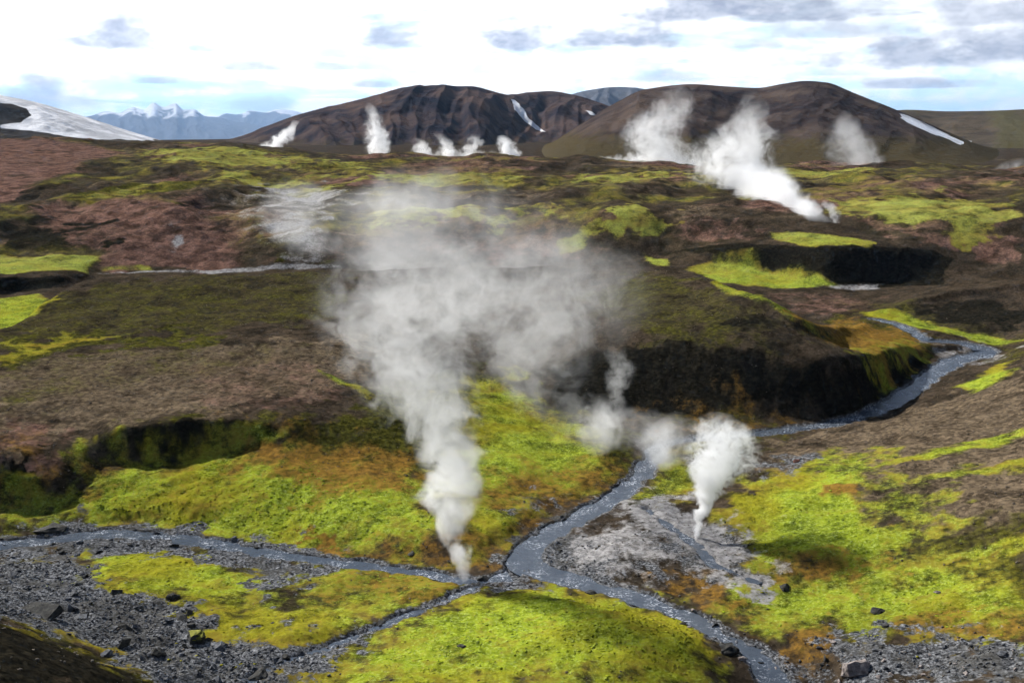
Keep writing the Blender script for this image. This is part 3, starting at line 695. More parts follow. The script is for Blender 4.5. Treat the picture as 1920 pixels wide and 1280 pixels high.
def hill(name, crest_px, front, back, base, mat, gul=.16, seed=0, snow=(), low=(), shape=1.0, na=420, nr=90, gw=60):
    """crest_px: (px, py, distance); front/back: metres of slope before/behind the crest"""
    K = [px_d(*c) for c in crest_px]
    ka, kr, kz = (np.array(v) for v in zip(*K))
    a = np.linspace(ka[0], ka[-1], na)
    rc, zc = smooth_interp(a, ka, kr), pchip(ka, kz, a)
    t = np.concatenate([np.linspace(-1, 0, nr), np.linspace(0, 1, nr // 2)[1:]])
    rr = rc[:, None] + np.where(t < 0, t * front, t * back)[None]
    x, y = np.sin(a)[:, None] * rr, np.cos(a)[:, None] * rr
    s = 1 - np.abs(t)
    prof = np.clip(s, 0, 1) ** shape; prof = prof * .55 + .45 * (prof * prof * (3 - 2 * prof))
    hgt = (zc - base)[:, None]
    arc = (a * rc)[:, None] + 0 * rr
    wob = fbm(x, y, gw * 2.5, 3, .5, seed + 3) * gw * .35
    g = ridged(arc + wob, (rr - rc[:, None]) * .12, gw, 3, seed)
    side = np.sin(np.clip(s, 0, 1) * np.pi) ** .7
    z = base - 4 + (hgt + 4) * prof[None] + hgt * gul * side[None] * (g - .25) + hgt * .09 * fbm(x, y, gw * .9, 5, .58, seed + 8) * side[None]
    dz_ = z - H; dep_ = y * math.cos(PITCH) - dz_ * math.sin(PITCH)
    qx = 960 + FPX * x / dep_; qy = 640 - FPX * (dz_ * math.cos(PITCH) + y * math.sin(PITCH)) / dep_
    def region(polys):
        m = np.zeros_like(x)
        qx_, qy_ = qx + 5 * fbm(x, y, 40, 4, .6, 3), qy + 4 * fbm(x, y, 40, 4, .6, 9)
        for P, soft in polys:
            ins = np.zeros(x.shape, bool); d2 = np.full(x.shape, 1e9)
            for k in range(len(P)):
                (ax, ay), (bx, by) = P[k], P[(k + 1) % len(P)]
                L = (bx - ax) ** 2 + (by - ay) ** 2 + 1e-9
                tt = np.clip(((qx_ - ax) * (bx - ax) + (qy_ - ay) * (by - ay)) / L, 0, 1)
                d2 = np.minimum(d2, (qx_ - ax - tt * (bx - ax)) ** 2 + (qy_ - ay - tt * (by - ay)) ** 2)
                if ay != by: ins ^= ((ay > qy_) != (by > qy_)) & (qx_ < (bx - ax) * (qy_ - ay) / (by - ay) + ax)
            m = np.maximum(m, sstep(np.sqrt(d2) * np.where(ins, 1, -1), -soft, soft))
        return m * (t < .3)[None]
    sn = region(snow) if not callable(snow) else snow(x, y, z, g, s)
    lw = region(low) if not callable(low) else low(x, y, z, g, s)
    m_ = grid_mesh(name, x, y, z, {'cover': (sn, lw)})
    m_.materials.append(mat)
    o = bpy.data.objects.new(name, m_); col.objects.link(o)
    tag(o, kind='structure')
    return o

HB = hill_material('dark_hill_slope', (.022, .018, .020), (.080, .059, .048), (.055, .043, .022))
HL = hill_material('left_hill_slope', (.016, .017, .025), (.082, .056, .047), (.060, .046, .026))
HM = hill_material('far_mountain_slope', (.05, .055, .065), (.10, .10, .11), (.05, .05, .06))
HS = hill_material('snow_hill_slope', (.020, .022, .024), (.05, .045, .042), (.075, .062, .045), (.66, .67, .70))
HR = hill_material('right_ridge_slope', (.038, .030, .021), (.080, .062, .042), (.062, .054, .026))

low_band = lambda x, y, z, g, s: np.clip(1.2 - (z - 18) / 26, 0, 1) * .8
hill('hill', [(1000, 296, 1000), (1040, 266, 1005), (1100, 226, 1010), (1160, 190, 1020), (1205, 169, 1030), (1300, 158, 1040), (1360, 162, 1050), (1420, 165, 1050), (1470, 157, 1040), (1510, 152, 1035), (1550, 155, 1030), (1600, 174, 1030), (1650, 194, 1030), (1700, 214, 1030), (1760, 240, 1030), (1820, 266, 1030), (1880, 292, 1020), (1930, 312, 1010)], 330, 400, 17, HB, .14, 3, snow=[([(1682, 212), (1700, 216), (1760, 246), (1810, 268), (1800, 272), (1745, 250), (1700, 228)], 2)], low=low_band, gw=95)
hill('hill', [(380, 276, 1500), (450, 256, 1500), (560, 215, 1510), (640, 196, 1520), (700, 180, 1530), (760, 165, 1540), (820, 162, 1545), (885, 162, 1545), (920, 170, 1560), (955, 179, 1600), (985, 175, 1640), (1030, 171, 1660), (1080, 179, 1660), (1130, 195, 1650), (1180, 216, 1640), (1230, 248, 1620), (1290, 284, 1600)], 440, 500, -12, HL, .30, 14,
     snow=[([(956, 186), (968, 190), (988, 212), (1008, 236), (1024, 250), (1004, 244), (974, 216)], 2), ([(1095, 207), (1110, 211), (1124, 220), (1108, 217)], 2)], low=lambda x, y, z, g, s: np.clip(1 - (z - 15) / 30, 0, 1) * .5, gw=120, na=620, nr=110)
hill('hill', [(1000, 230, 6000), (1060, 182, 6100), (1100, 170, 6200), (1160, 163, 6200), (1200, 166, 6200), (1260, 180, 6200), (1330, 210, 6100)], 1300, 1200, -150, HM, .2, 35, low=lambda x, y, z, g, s: 0 * x, gw=260)
hill('hill', [(1560, 240, 1750), (1640, 214, 1760), (1700, 206, 1760), (1780, 209, 1760), (1850, 208, 1750), (1920, 205, 1740), (2040, 190, 1720), (2200, 200, 1700), (2350, 240, 1650)], 560, 600, 15, HR, .16, 45, snow=[([(1815, 262), (1826, 270), (1846, 288), (1832, 282)], 2)], low=lambda x, y, z, g, s: np.clip(g * 1.1, 0, 1), gw=120)
hill('hill', [(-420, 60, 1000), (-250, 95, 1000), (-100, 140, 1000), (0, 178, 1000), (60, 190, 1000), (150, 216, 1000), (230, 242, 1000), (300, 263, 1000), (360, 280, 1000)], 280, 400, 20, HS, .10, 55, snow=[([(-500, 40), (0, 172), (60, 184), (160, 216), (240, 243), (310, 262), (240, 264), (150, 258), (60, 247), (0, 242), (0, 234), (40, 232), (58, 218), (50, 204), (20, 197), (0, 195), (-60, 200), (-100, 225), (-60, 240), (-300, 240)], 3)], low=low_band, gw=70)
far_snow = lambda x, y, z, g, s: np.clip((z + 60) / 420 + (g - .4) * .9 + .35 * fbm(x, y, 1400, 4, .6, 5), 0, 1)
hill('mountain', [(-60, 258, 29000), (60, 240, 29000), (130, 226, 29000), (175, 216, 29200), (200, 209, 29200), (222, 212, 29200), (250, 201, 29400), (268, 206, 29400), (288, 193, 29600), (306, 201, 29600), (328, 194, 29600), (345, 206, 29600), (362, 205, 29400), (385, 218, 29400), (410, 220, 29200), (440, 228, 29200), (470, 232, 29000), (560, 246, 28800), (640, 262, 28800)], 9000, 6000, -600, HM, .26, 65, snow=far_snow, low=lambda x, y, z, g, s: 0 * x, gw=1050)
hill('mountain', [(340, 262, 35000), (400, 226, 35200), (425, 213, 35400), (445, 215, 35400), (470, 207, 35600), (495, 211, 35600), (520, 205, 35600), (548, 208, 35600), (600, 222, 35200), (720, 262, 35000)], 9000, 6000, -700, HM, .26, 75, snow=far_snow, low=lambda x, y, z, g, s: 0 * x, gw=1200)


# ------------------------------------------------------------------ water
def water_material():
    mat = bpy.data.materials.new('stream_water'); mat.use_nodes = True
    T = NT(mat.node_tree)
    pos = T.n('ShaderNodeNewGeometry').outputs['Position']
    n_ = T.noise(pos, 1.6, 5, .6, .6); f = T.noise(T.vm('ADD', pos, (7, 3, 1)), 2.6, 5, .7, 1.0)
    foam = T.m('MULTIPLY', T.m('MULTIPLY', T.ss(f, .48, .68), T.ss(T.noise(pos, .28, 3, .6), .40, .62)), .6)
    c = T.mix(foam, (.050, .062, .080), (.62, .65, .70))
    bs = T.n('ShaderNodeBsdfPrincipled'); T.put(bs.inputs['Base Color'], c)
    T.put(bs.inputs['Roughness'], T.m('ADD', .12, T.m('MULTIPLY', foam, .6)))
    bs.inputs['IOR'].default_value = 1.33
    bp = T.n('ShaderNodeBump'); bp.inputs['Strength'].default_value = .45; bp.inputs['Distance'].default_value = .18
    T.put(bp.inputs['Height'], n_); T.t.links.new(bp.outputs[0], bs.inputs['Normal'])
    T.t.links.new(bs.outputs[0], T.n('ShaderNodeOutputMaterial').inputs['Surface'])
    return mat

WM = water_material()
for nm, S in streams:
    tang = np.gradient(S[:, :2], axis=0); tang /= np.linalg.norm(tang, axis=1)[:, None] + 1e-9
    nrm = np.stack([-tang[:, 1], tang[:, 0]], 1)
    u = np.linspace(-.62, .62, 7)
    xs = S[:, None, 0] + nrm[:, None, 0] * u[None] * S[:, None, 3]; ys = S[:, None, 1] + nrm[:, None, 1] * u[None] * S[:, None, 3]
    zs = S[:, None, 2] - .14 + 0 * xs + .03 * perlin(xs, ys, 4)
    m_ = grid_mesh('stream', xs, ys, zs, {})
    m_.materials.append(WM); o = bpy.data.objects.new('stream', m_); col.objects.link(o)
    tag(o, kind='structure')


# ------------------------------------------------------------------ rocks
def rock_material(name, lo, hi, mossy=0.0):
    mat = bpy.data.materials.new(name); mat.use_nodes = True
    T = NT(mat.node_tree)
    g = T.n('ShaderNodeNewGeometry'); pos = g.outputs['Position']
    c = T.mix(T.ss(T.noise(pos, 2.3, 5, .65), .35, .68), lo, hi)
    if mossy:
        nz = T.xyz(g.outputs['Normal'])[2]
        c = T.mix(T.m('MULTIPLY', T.ss(T.m('ADD', nz, T.m('MULTIPLY', T.m('SUBTRACT', T.noise(pos, 1.7, 4, .6), .5), 1.2)), .45, .75), mossy), c, (.19, .19, .02))
    bs = T.n('ShaderNodeBsdfPrincipled'); T.put(bs.inputs['Base Color'], c); bs.inputs['Roughness'].default_value = .9
    bs.inputs['Specular IOR Level'].default_value = .25
    bp = T.n('ShaderNodeBump'); bp.inputs['Strength'].default_value = .8; bp.inputs['Distance'].default_value = .12
    T.put(bp.inputs['Height'], T.noise(pos, 4.0, 5, .7)); T.t.links.new(bp.outputs[0], bs.inputs['Normal'])
    T.t.links.new(bs.outputs[0], T.n('ShaderNodeOutputMaterial').inputs['Surface'])
    return mat

RK = {'dark': rock_material('black_basalt', (.014, .014, .013), (.05, .048, .042)),
      'mossy': rock_material('mossy_basalt', (.014, .014, .013), (.05, .048, .042), .9),
      'grey': rock_material('grey_basalt', (.03, .032, .036), (.125, .13, .142)),
      'pale': rock_material('pale_rhyolite', (.12, .10, .09), (.30, .26, .24)),
      'soil': rock_material('brown_stone', (.03, .025, .02), (.15, .125, .10)),
      'red': rock_material('red_scoria', (.06, .025, .018), (.14, .06, .04))}


def rock_mesh(seed, mat, n=16, sub=False):
    r_ = random.Random(seed); bm = bmesh.new()
    for _ in range(n):
        v = Vector((r_.gauss(0, 1), r_.gauss(0, 1), r_.gauss(0, 1))).normalized() * r_.uniform(.82, 1.05)
        bm.verts.new((v.x * .62, v.y * .5, v.z * .40 + .18))
    bmesh.ops.convex_hull(bm, input=bm.verts)
    for v in [v for v in bm.verts if not v.link_faces]: bm.verts.remove(v)
    if sub:
        bmesh.ops.subdivide_edges(bm, edges=bm.edges[:], cuts=2, use_grid_fill=True)
        for v in bm.verts:
            k = 1 + .22 * perlin(v.co.x * 3 + seed, v.co.y * 3 + v.co.z * 4) + .1 * perlin(v.co.x * 8, v.co.z * 8 + v.co.y * 7 + seed)
            v.co *= float(k)
    m_ = bpy.data.meshes.new('rock'); bm.to_mesh(m_); bm.free(); m_.materials.append(RK[mat])
    return m_

def gpos(px, py):
    i, j = hit(px, py, Z); i, j = int(round(i)), int(j)
    return Vector((X[i, j], Y[i, j], Z[i, j]))

# boulders one can pick out
for (px, py, w, mt, asp, lab) in [
    (366, 1200, 44, 'mossy', 1.0, 'large black boulder with a yellow moss cap amid the left rubble'),
    (1366, 1222, 46, 'dark', .8, 'black boulder on the near bank of the lower stream'),
    (1605, 1256, 62, 'pale', .9, 'pale pinkish boulder, the biggest on the gravel bank at lower right'),
    (1646, 1147, 28, 'dark', .7, 'black rock sunk in the yellow moss of the right slope'),
    (96, 990, 58, 'dark', .45, 'low black rock ledge on the far edge of the left stream'),
    (484, 1272, 46, 'dark', .9, 'black boulder at the bottom edge left of the moss mound'),
    (322, 1124, 28, 'dark', .9, 'dark boulder beside the pale moss patch in the left rubble'),
    (70, 1150, 84, 'dark', .5, 'long black slab standing in for the shadow beneath the left rubble bank'),  # dark shape put where the bank's shadow falls
    (1052, 1086, 26, 'red', .5, 'rusty red rock on the grey flat where the streams meet'),
    (1108, 1112, 22, 'dark', .7, 'small black rock on the crest of the moss mound'),
    (1494, 866, 14, 'red', .9, 'small orange red rock above the brightest moss of the right slope'),
    (1476, 1104, 28, 'dark', .7, 'dark rock at the end of the pale hot spring run'),
    (1756, 1112, 14, 'pale', .9, 'small whitish stone on the right moss slope'),
    (865, 1212, 22, 'dark', .6, 'dark stone in the left flank of the moss mound'),
    (1660, 1176, 20, 'dark', .7, 'black stone above the gravel bank, below the sunken rock'),
    (905, 1086, 26, 'dark', .6, 'black rock at the foot of the tall steam column'),
    (770, 690 + 350, 20, 'dark', .6, 'black stone on the rusty moss left of the steam column'),
    (1880, 1232, 24, 'grey', .7, 'grey boulder at the right end of the gravel bank')]:
    g = gpos(px, py); dist = (g - Vector((0, 0, H))).length; m_w = w / FPX * dist
    o = bpy.data.objects.new('boulder', rock_mesh(int(px * 3 + py), mt, 18, True)); col.objects.link(o)
    o.location = g - Vector((0, 0, .12 * m_w)); o.scale = (m_w * .85, m_w * .85, m_w * .95 * asp)
    o.rotation_euler = (0, 0, rnd.uniform(0, 6.28))
    tag(o, lab, 'boulder')

# rocks of the stream beds, alike but single
shared = {k: [rock_mesh(900 + 10 * q + hash_, k, 11) for hash_ in range(5)] for q, k in enumerate(('grey', 'dark', 'pale'))}
def inpoly(p, P):
    c = False
    for k in range(len(P)):
        (ax, ay), (bx, by) = P[k], P[(k + 1) % len(P)]
        if (ay > p[1]) != (by > p[1]) and p[0] < (bx - ax) * (p[1] - ay) / (by - ay) + ax: c = not c
    return c
def scatter(P, n, smin, smax, kinds, label, group):
    k = 0; xs = [p[0] for p in P]; ys = [p[1] for p in P]
    while k < n:
        p = (rnd.uniform(min(xs), max(xs)), rnd.uniform(min(ys), max(ys)))
        if not inpoly(p, P): continue
        g = gpos(*p); s_ = smin + (smax - smin) * rnd.random() ** 2.2
        o = bpy.data.objects.new('rock', rnd.choice(shared[rnd.choice(kinds)])); col.objects.link(o)
        o.location = g - Vector((0, 0, .1 * s_)); o.scale = (s_ * rnd.uniform(.8, 1.2), s_ * rnd.uniform(.7, 1.2), s_ * rnd.uniform(.6, 1.05))
        o.rotation_euler = (rnd.uniform(-.3, .3), rnd.uniform(-.3, .3), rnd.uniform(0, 6.28))
        tag(o, label, 'rock', group); k += 1
scatter([(0, 1050), (160, 1062), (180, 1100), (330, 1130), (400, 1180), (500, 1215), (640, 1230), (560, 1280), (300, 1280), (200, 1230), (60, 1165), (0, 1140)], 120, .35, 1.5, ('grey', 'grey', 'dark'), 'loose angular rock in the grey rubble slope at lower left', 'rocks of the lower left rubble')
scatter([(0, 1005), (160, 988), (330, 992), (460, 1016), (620, 1048), (560, 1080), (430, 1055), (330, 1035), (150, 1045), (0, 1055)], 60, .3, 1.1, ('grey', 'dark', 'grey'), 'small grey rock lying in the bed of the left stream', 'rocks of the left stream bed')
scatter([(1180, 1118), (1300, 1150), (1400, 1205), (1480, 1280), (1420, 1280), (1350, 1210), (1260, 1160)], 50, .25, .9, ('grey', 'dark', 'pale'), 'small rock in the lower stream that leaves to the right', 'rocks of the lower stream')
scatter([(1540, 1195), (1700, 1198), (1920, 1198), (1920, 1280), (1500, 1280)], 70, .25, .8, ('grey', 'pale', 'dark'), 'small stone on the gravel bank in the lower right corner', 'stones of the lower right bank')
scatter([(900, 1060), (1000, 990), (1120, 940), (1180, 880), (1220, 890), (1170, 950), (1060, 1030), (1000, 1095), (905, 1095)], 45, .25, .8, ('dark', 'grey'), 'small dark rock along the stream beside the tall steam column', 'rocks of the middle stream')


def stuff_mesh(name, pts, sizes, protos, mats, seed, label, cat=None):
    """many small pieces as one mesh: protos are (verts, faces)"""
    rs = np.random.RandomState(seed); V, F, off = [], [], 0
    for p, s_ in zip(pts, sizes):
        v, f = protos[rs.randint(len(protos))]
        a = rs.rand() * 6.283; c, n_ = math.cos(a), math.sin(a)
        w = v * s_ * np.array([rs.uniform(.8, 1.25), rs.uniform(.8, 1.25), rs.uniform(.7, 1.2)])
        V.append(np.stack([w[:, 0] * c - w[:, 1] * n_, w[:, 0] * n_ + w[:, 1] * c, w[:, 2]], 1) + p); F.append(f + off); off += len(v)
    V = np.concatenate(V).astype(np.float32); F = np.concatenate(F).astype(np.int32)
    m_ = bpy.data.meshes.new(name)
    m_.vertices.add(len(V)); m_.vertices.foreach_set('co', V.ravel())
    m_.loops.add(F.size); m_.loops.foreach_set('vertex_index', F.ravel())
    m_.polygons.add(len(F)); m_.polygons.foreach_set('loop_start', np.arange(0, F.size, 3, dtype=np.int32)); m_.polygons.foreach_set('loop_total', np.full(len(F), 3, np.int32))
    m_.update(calc_edges=True); m_.materials.append(mats)
    o = bpy.data.objects.new(name, m_); col.objects.link(o)
    return tag(o, label, kind='stuff')

def hull_proto(seed, n, sx, sy, sz, lift, up=False):
    r_ = random.Random(seed); bm = bmesh.new()
    for _ in range(n):
        v = Vector((r_.gauss(0, 1), r_.gauss(0, 1), abs(r_.gauss(0, 1)) - .2 if up else r_.gauss(0, 1))).normalized() * r_.uniform(.85, 1.1)
        bm.verts.new((v.x * sx, v.y * sy, v.z * sz + lift))
    bmesh.ops.convex_hull(bm, input=bm.verts)
    for v in [v for v in bm.verts if not v.link_faces]: bm.verts.remove(v)
    bmesh.ops.triangulate(bm, faces=bm.faces[:]); bm.verts.index_update()
    v = np.array([q.co[:] for q in bm.verts]); f = np.array([[q.index for q in fc.verts] for fc in bm.faces]); bm.free()
    return v, f

def pick(weight, n, r0, r1, seed):
    rs = np.random.RandomState(seed)
    i0, i1 = np.searchsorted(AZ, math.radians(-36)), np.searchsorted(AZ, math.radians(36)); j0, j1 = np.searchsorted(R, r0), np.searchsorted(R, r1)
    w = weight[i0:i1, j0:j1].ravel() ** 2; k = rs.choice(len(w), n, p=w / w.sum())
    i, j = np.unravel_index(k, (i1 - i0, j1 - j0)); i += i0; j += j0
    return np.stack([X[i, j] + rs.uniform(-.15, .15, n), Y[i, j] + rs.uniform(-.15, .15, n), Z[i, j]], 1)

stones = [hull_proto(300 + q, 9, .5, .42, .34, .12) for q in range(6)]
P_ = pick(np.maximum(M['gravel'] * (.35 + .65 * M['rough']), 0), 9000, 58, 150, 3)
stuff_mesh('gravel', P_, .12 + .34 * np.random.RandomState(8).rand(len(P_)) ** 3, stones, RK['grey'], 4, 'grey gravel strewn over the stream beds and rubble banks')


P_ = pick(np.clip(.75 - M['moss'] - M['dark'] * .4, 0, 1) * (wet > .4), 12000, 60, 240, 13)
stuff_mesh('gravel', P_, .10 + .32 * np.random.RandomState(18).rand(len(P_)) ** 3, stones, RK['soil'], 14, 'loose brown stones strewn over the bare slopes')
cush = [hull_proto(400 + q, 10, .5, .45, .15, .0, True) for q in range(6)]
P_ = pick(np.clip(M['moss'] - .35, 0, 1) * (wet > .6), 16000, 60, 135, 23)
mo = stuff_mesh('moss', P_ - np.array([0, 0, .03]), .14 + .34 * np.random.RandomState(28).rand(len(P_)) ** 2.2, cush, moss_material(), 24, 'yellow green moss cushions covering the valley floor')
mo.data.polygons.foreach_set('use_smooth', np.ones(len(mo.data.polygons), bool))


# ------------------------------------------------------------------ steam
def plume(name, knots, dist, density, label, group=None, aniso=.25, wn_=1.0, thr=(.02, .55), nscale=None, rate=.34, dens_curve=None, axis='z', kgain=1.5, tex=True):
    """knots from vent to top: (px, py, radius in px[, distance]); the steam fills a bent tube and is torn by turbulence"""
    K = []
    for k in knots:
        d = k[3] if len(k) > 3 else dist
        a, r, z = px_d(k[0], k[1], d)
        K.append((math.sin(a) * r, math.cos(a) * r, z, 1.16 * k[2] / FPX * math.hypot(r, z - H)))
    K = np.array(K); O = K[0, :3].copy(); K[:, :3] -= O
    ax = {'z': 2, 'x': 0, 'y': 1}[axis]; oa, ob = [q for q in (0, 1, 2) if q != ax]
    sg = 1.0 if K[-1, ax] > 0 else -1.0
    t = K[:, ax] * sg
    for q in range(1, len(t)): t[q] = max(t[q], t[q - 1] + 1e-3)
    L = t[-1]; t = t / L
    S = max(np.abs(K[:, oa]).max(), np.abs(K[:, ob]).max(), .5) * 2.4; RM = K[:, 3].max()
    # hull
    ns, nt_ = 22, 40
    tt = np.linspace(0, 1, nt_); ca, cb, rr = pchip(t, K[:, oa], tt), pchip(t, K[:, ob], tt), pchip(t, K[:, 3], tt)
    V, F = [], []
    rs = random.Random(len(label))
    for i in range(nt_):
        for j in range(ns):
            th = 2 * math.pi * j / ns
            e = 1.12 + .06 * float(perlin(math.cos(th) * 1.6 + 7 + len(label), math.sin(th) * 1.6 + tt[i] * L / max(rr.mean(), .1) * .8))
            p = [0, 0, 0]; p[ax] = sg * tt[i] * L; p[oa] = ca[i] + math.cos(th) * rr[i] * e; p[ob] = cb[i] + math.sin(th) * rr[i] * e
            V.append(p)
    for i in range(nt_ - 1):
        for j in range(ns):
            F.append((i * ns + j, i * ns + (j + 1) % ns, (i + 1) * ns + (j + 1) % ns, (i + 1) * ns + j))
    b0 = len(V); p = [0, 0, 0]; p[oa], p[ob] = ca[0], cb[0]; V.append(p)
    p = [0, 0, 0]; p[ax] = sg * L + .25 * sg * rr[-1]; p[oa], p[ob] = ca[-1], cb[-1]; V.append(p)
    for j in range(ns):
        F.append((b0, (j + 1) % ns, j)); F.append((b0 + 1, (nt_ - 1) * ns + j, (nt_ - 1) * ns + (j + 1) % ns))
    m_ = bpy.data.meshes.new(name); m_.from_pydata(V, [], F); m_.update()
    bm = bmesh.new(); bm.from_mesh(m_); bmesh.ops.recalc_face_normals(bm, faces=bm.faces[:]); bm.to_mesh(m_); bm.free()
    mat = bpy.data.materials.new('steam'); mat.use_nodes = True
    T = NT(mat.node_tree)
    oc = T.n('ShaderNodeTexCoord').outputs['Object']
    nsz = nscale or (1.0 / (K[:, 3].mean() * 1.5))
    nz = T.n('ShaderNodeTexNoise'); T.put(nz.inputs['Vector'], T.vm('ADD', oc, (rnd.uniform(0, 90), rnd.uniform(0, 90), 3))); nz.inputs['Scale'].default_value = nsz
    nz.inputs['Detail'].default_value = 2.5; nz.inputs['Roughness'].default_value = .6
    wv = T.vm('SUBTRACT', nz.outputs['Color'], (.5, .5, .5))
    def curve(vals, tq):
        fc = T.n('ShaderNodeFloatCurve'); c = fc.mapping.curves[0]
        xs = np.linspace(0, 1, 16); ys = np.interp(xs, t, vals) if len(vals) == len(t) else np.interp(xs, np.linspace(0, 1, len(vals)), vals)
        ysm = pchip(t, np.asarray(vals, float), xs) if len(vals) == len(t) else ys
        c.points[0].location = (0, float(ysm[0])); c.points[1].location = (1, float(ysm[-1]))
        for a_, b_ in zip(xs[1:-1], ysm[1:-1]): c.points.new(float(a_), float(b_))
        fc.mapping.update(); T.put(fc.inputs['Value'], tq); return fc.outputs[0]
    p0 = T.xyz(oc)
    tq0 = T.m('DIVIDE', T.m('MULTIPLY', p0[ax], sg), L, clamp=True)
    rad0 = T.m('MULTIPLY', curve(K[:, 3] / RM, tq0), RM)
    wp = T.vm('ADD', oc, T.vm('SCALE', wv, T.m('MULTIPLY', rad0, 1.7 * wn_)))
    pw = T.xyz(wp)
    cx = T.m('MULTIPLY', T.m('SUBTRACT', curve(K[:, oa] / S + .5, tq0), .5), S)
    cyv = T.m('MULTIPLY', T.m('SUBTRACT', curve(K[:, ob] / S + .5, tq0), .5), S)
    def rho(p):
        da, db = T.m('SUBTRACT', p[oa], cx), T.m('SUBTRACT', p[ob], cyv)
        return T.m('DIVIDE', T.m('SQRT', T.m('ADD', T.m('MULTIPLY', da, da), T.m('MULTIPLY', db, db))), rad0)
    n_ = T.noise(wp, nsz * 2.2, 4.5, .58)
    q = T.m('ADD', T.m('SUBTRACT', .92, rho(pw)), T.m('MULTIPLY', T.m('SUBTRACT', n_, .5), kgain))
    de = T.m('MULTIPLY', T.ss(q, thr[0], thr[1] + .1), T.ss(rho(p0), 1.12, .72))
    de = T.m('MULTIPLY', de, T.m('ADD', .35, T.m('MULTIPLY', de, 1.15)))
    de = T.m('MULTIPLY', de, T.m('MULTIPLY', curve(dens_curve if dens_curve is not None else [1] * len(t), tq0), density))
    pv = T.n('ShaderNodeVolumePrincipled'); pv.inputs['Color'].default_value = (.995, .997, 1, 1); pv.inputs['Anisotropy'].default_value = aniso
    T.put(pv.inputs['Density'], de)
    out = T.n('ShaderNodeOutputMaterial')
    T.t.links.new(pv.outputs[0], out.inputs['Volume'])
    tr = T.n('ShaderNodeBsdfTransparent'); rgb = T.n('ShaderNodeRGB'); rgb.outputs[0].default_value = (1, 1, 1, 1)
    T.t.links.new(rgb.outputs[0], tr.inputs['Color']); T.t.links.new(tr.outputs[0], out.inputs['Surface'])
    mat.cycles.volume_step_rate = rate
    m_.materials.append(mat)
    o = bpy.data.objects.new(name, m_); o.location = O; col.objects.link(o)
    return tag(o, label, 'steam plume', group)

def gd(px, py):
    g = gpos(px, py); return math.hypot(g.x, g.y)

NEAR = 'steam from the near vents'
D0 = gd(868, 1088)
plume('steam_plume', [(870, 1094, 11), (867, 1070, 17), (864, 1040, 24), (856, 1000, 34), (850, 950, 42), (854, 900, 52), (850, 850, 66), (826, 800, 90), (795, 750, 112), (776, 700, 126), (765, 640, 142), (776, 580, 168), (795, 530, 185), (790, 470, 160), (765, 410, 100)], D0, .42,
      'tall white steam column rising from the stream bank vent, leaning left', NEAR, kgain=3.8, wn_=1.3, thr=(.0, .5), nscale=.13, dens_curve=[.9, .9, .9, .85, .7, .5, .33, .21, .165, .15, .135, .095, .06, .03, .0])
plume('steam_plume', [(830, 975, 10), (812, 948, 22), (802, 925, 30), (804, 900, 14)], D0 + 2, .30, 'small round puff hugging the side of the tall steam column', NEAR, dens_curve=[.4, 1, 1, .1])
D2 = D0 + 26
plume('steam_plume', [(1060, 830, 30), (1030, 770, 70), (1000, 700, 100), (990, 640, 130), (1010, 590, 165), (1035, 545, 185), (1040, 495, 170), (1010, 430, 110)], D2, .028,
      'wide grey steam cloud drifting over the dark hill behind the tall column', NEAR, kgain=3.8, wn_=1.4, thr=(.0, .5), nscale=.11, dens_curve=[.25, .6, .9, 1, .85, .65, .4, .0])
plume('steam_plume', [(760, 540, 60), (860, 550, 110), (950, 540, 120), (1050, 540, 120), (1150, 555, 100), (1240, 565, 40)], D0 + 12, .015, 'thin grey steam bridging the tall column and the wide cloud', NEAR, axis='x', kgain=3.8, wn_=1.4, nscale=.11, dens_curve=[.3, 1, 1, .9, .6, .05])
plume('steam_plume', [(1162, 800, 8), (1158, 770, 13), (1156, 730, 22), (1164, 690, 30), (1150, 645, 22)], D2 + 6, .09, 'thin wisp of steam before the black hill face', NEAR, kgain=2.2, dens_curve=[.4, .8, 1, .8, 0])
plume('steam_plume', [(1110, 850, 24), (1128, 815, 60), (1140, 785, 60), (1130, 745, 28)], D2, .09, 'faint low puff at the foot of the black hill', NEAR, kgain=1.9, dens_curve=[.3, .8, 1, .1])
plume('steam_plume', [(1310, 835, 20), (1270, 825, 44), (1210, 820, 52), (1150, 805, 56), (1090, 790, 56), (1040, 770, 30)], gd(1225, 850), .035, 'low thin mist trailing from the bright puff to the wide cloud', NEAR, axis='x', kgain=3.2, wn_=1.4, nscale=.16, dens_curve=[.5, 1, .9, .9, .8, .1])
plume('steam_plume', [(1225, 880, 26), (1240, 845, 60), (1255, 815, 62), (1270, 780, 28)], gd(1225, 880), .10, 'faint mist over the stream left of the bright puff', NEAR, kgain=1.9, dens_curve=[.4, 1, .8, .1])
D1 = gd(1306, 1010)
plume('steam_plume', [(1304, 1014, 6), (1311, 980, 12), (1322, 940, 20), (1338, 900, 42), (1356, 858, 66), (1354, 818, 62), (1345, 782, 32)], D1, 2.0,
      'dense bright white steam puff above the pale hot spring', NEAR, kgain=3.6, wn_=1.5, nscale=.30, dens_curve=[1, 1, .8, .36, .26, .18, .02])
plume('steam_plume', [(590, 425, 46), (700, 425, 96), (830, 425, 110), (960, 425, 100), (1110, 430, 46)], 250, .013, 'thin veil of old steam trailing above the plume tops', NEAR, axis='x', kgain=2.2, wn_=1.3, dens_curve=[.1, .9, 1, .8, .05])
plume('steam_plume', [(760, 420, 90), (740, 380, 90), (750, 345, 76), (760, 305, 36)], 330, .015, 'faint uppermost veil of steam over the plateau', NEAR, kgain=2.2, dens_curve=[.5, 1, .8, 0])
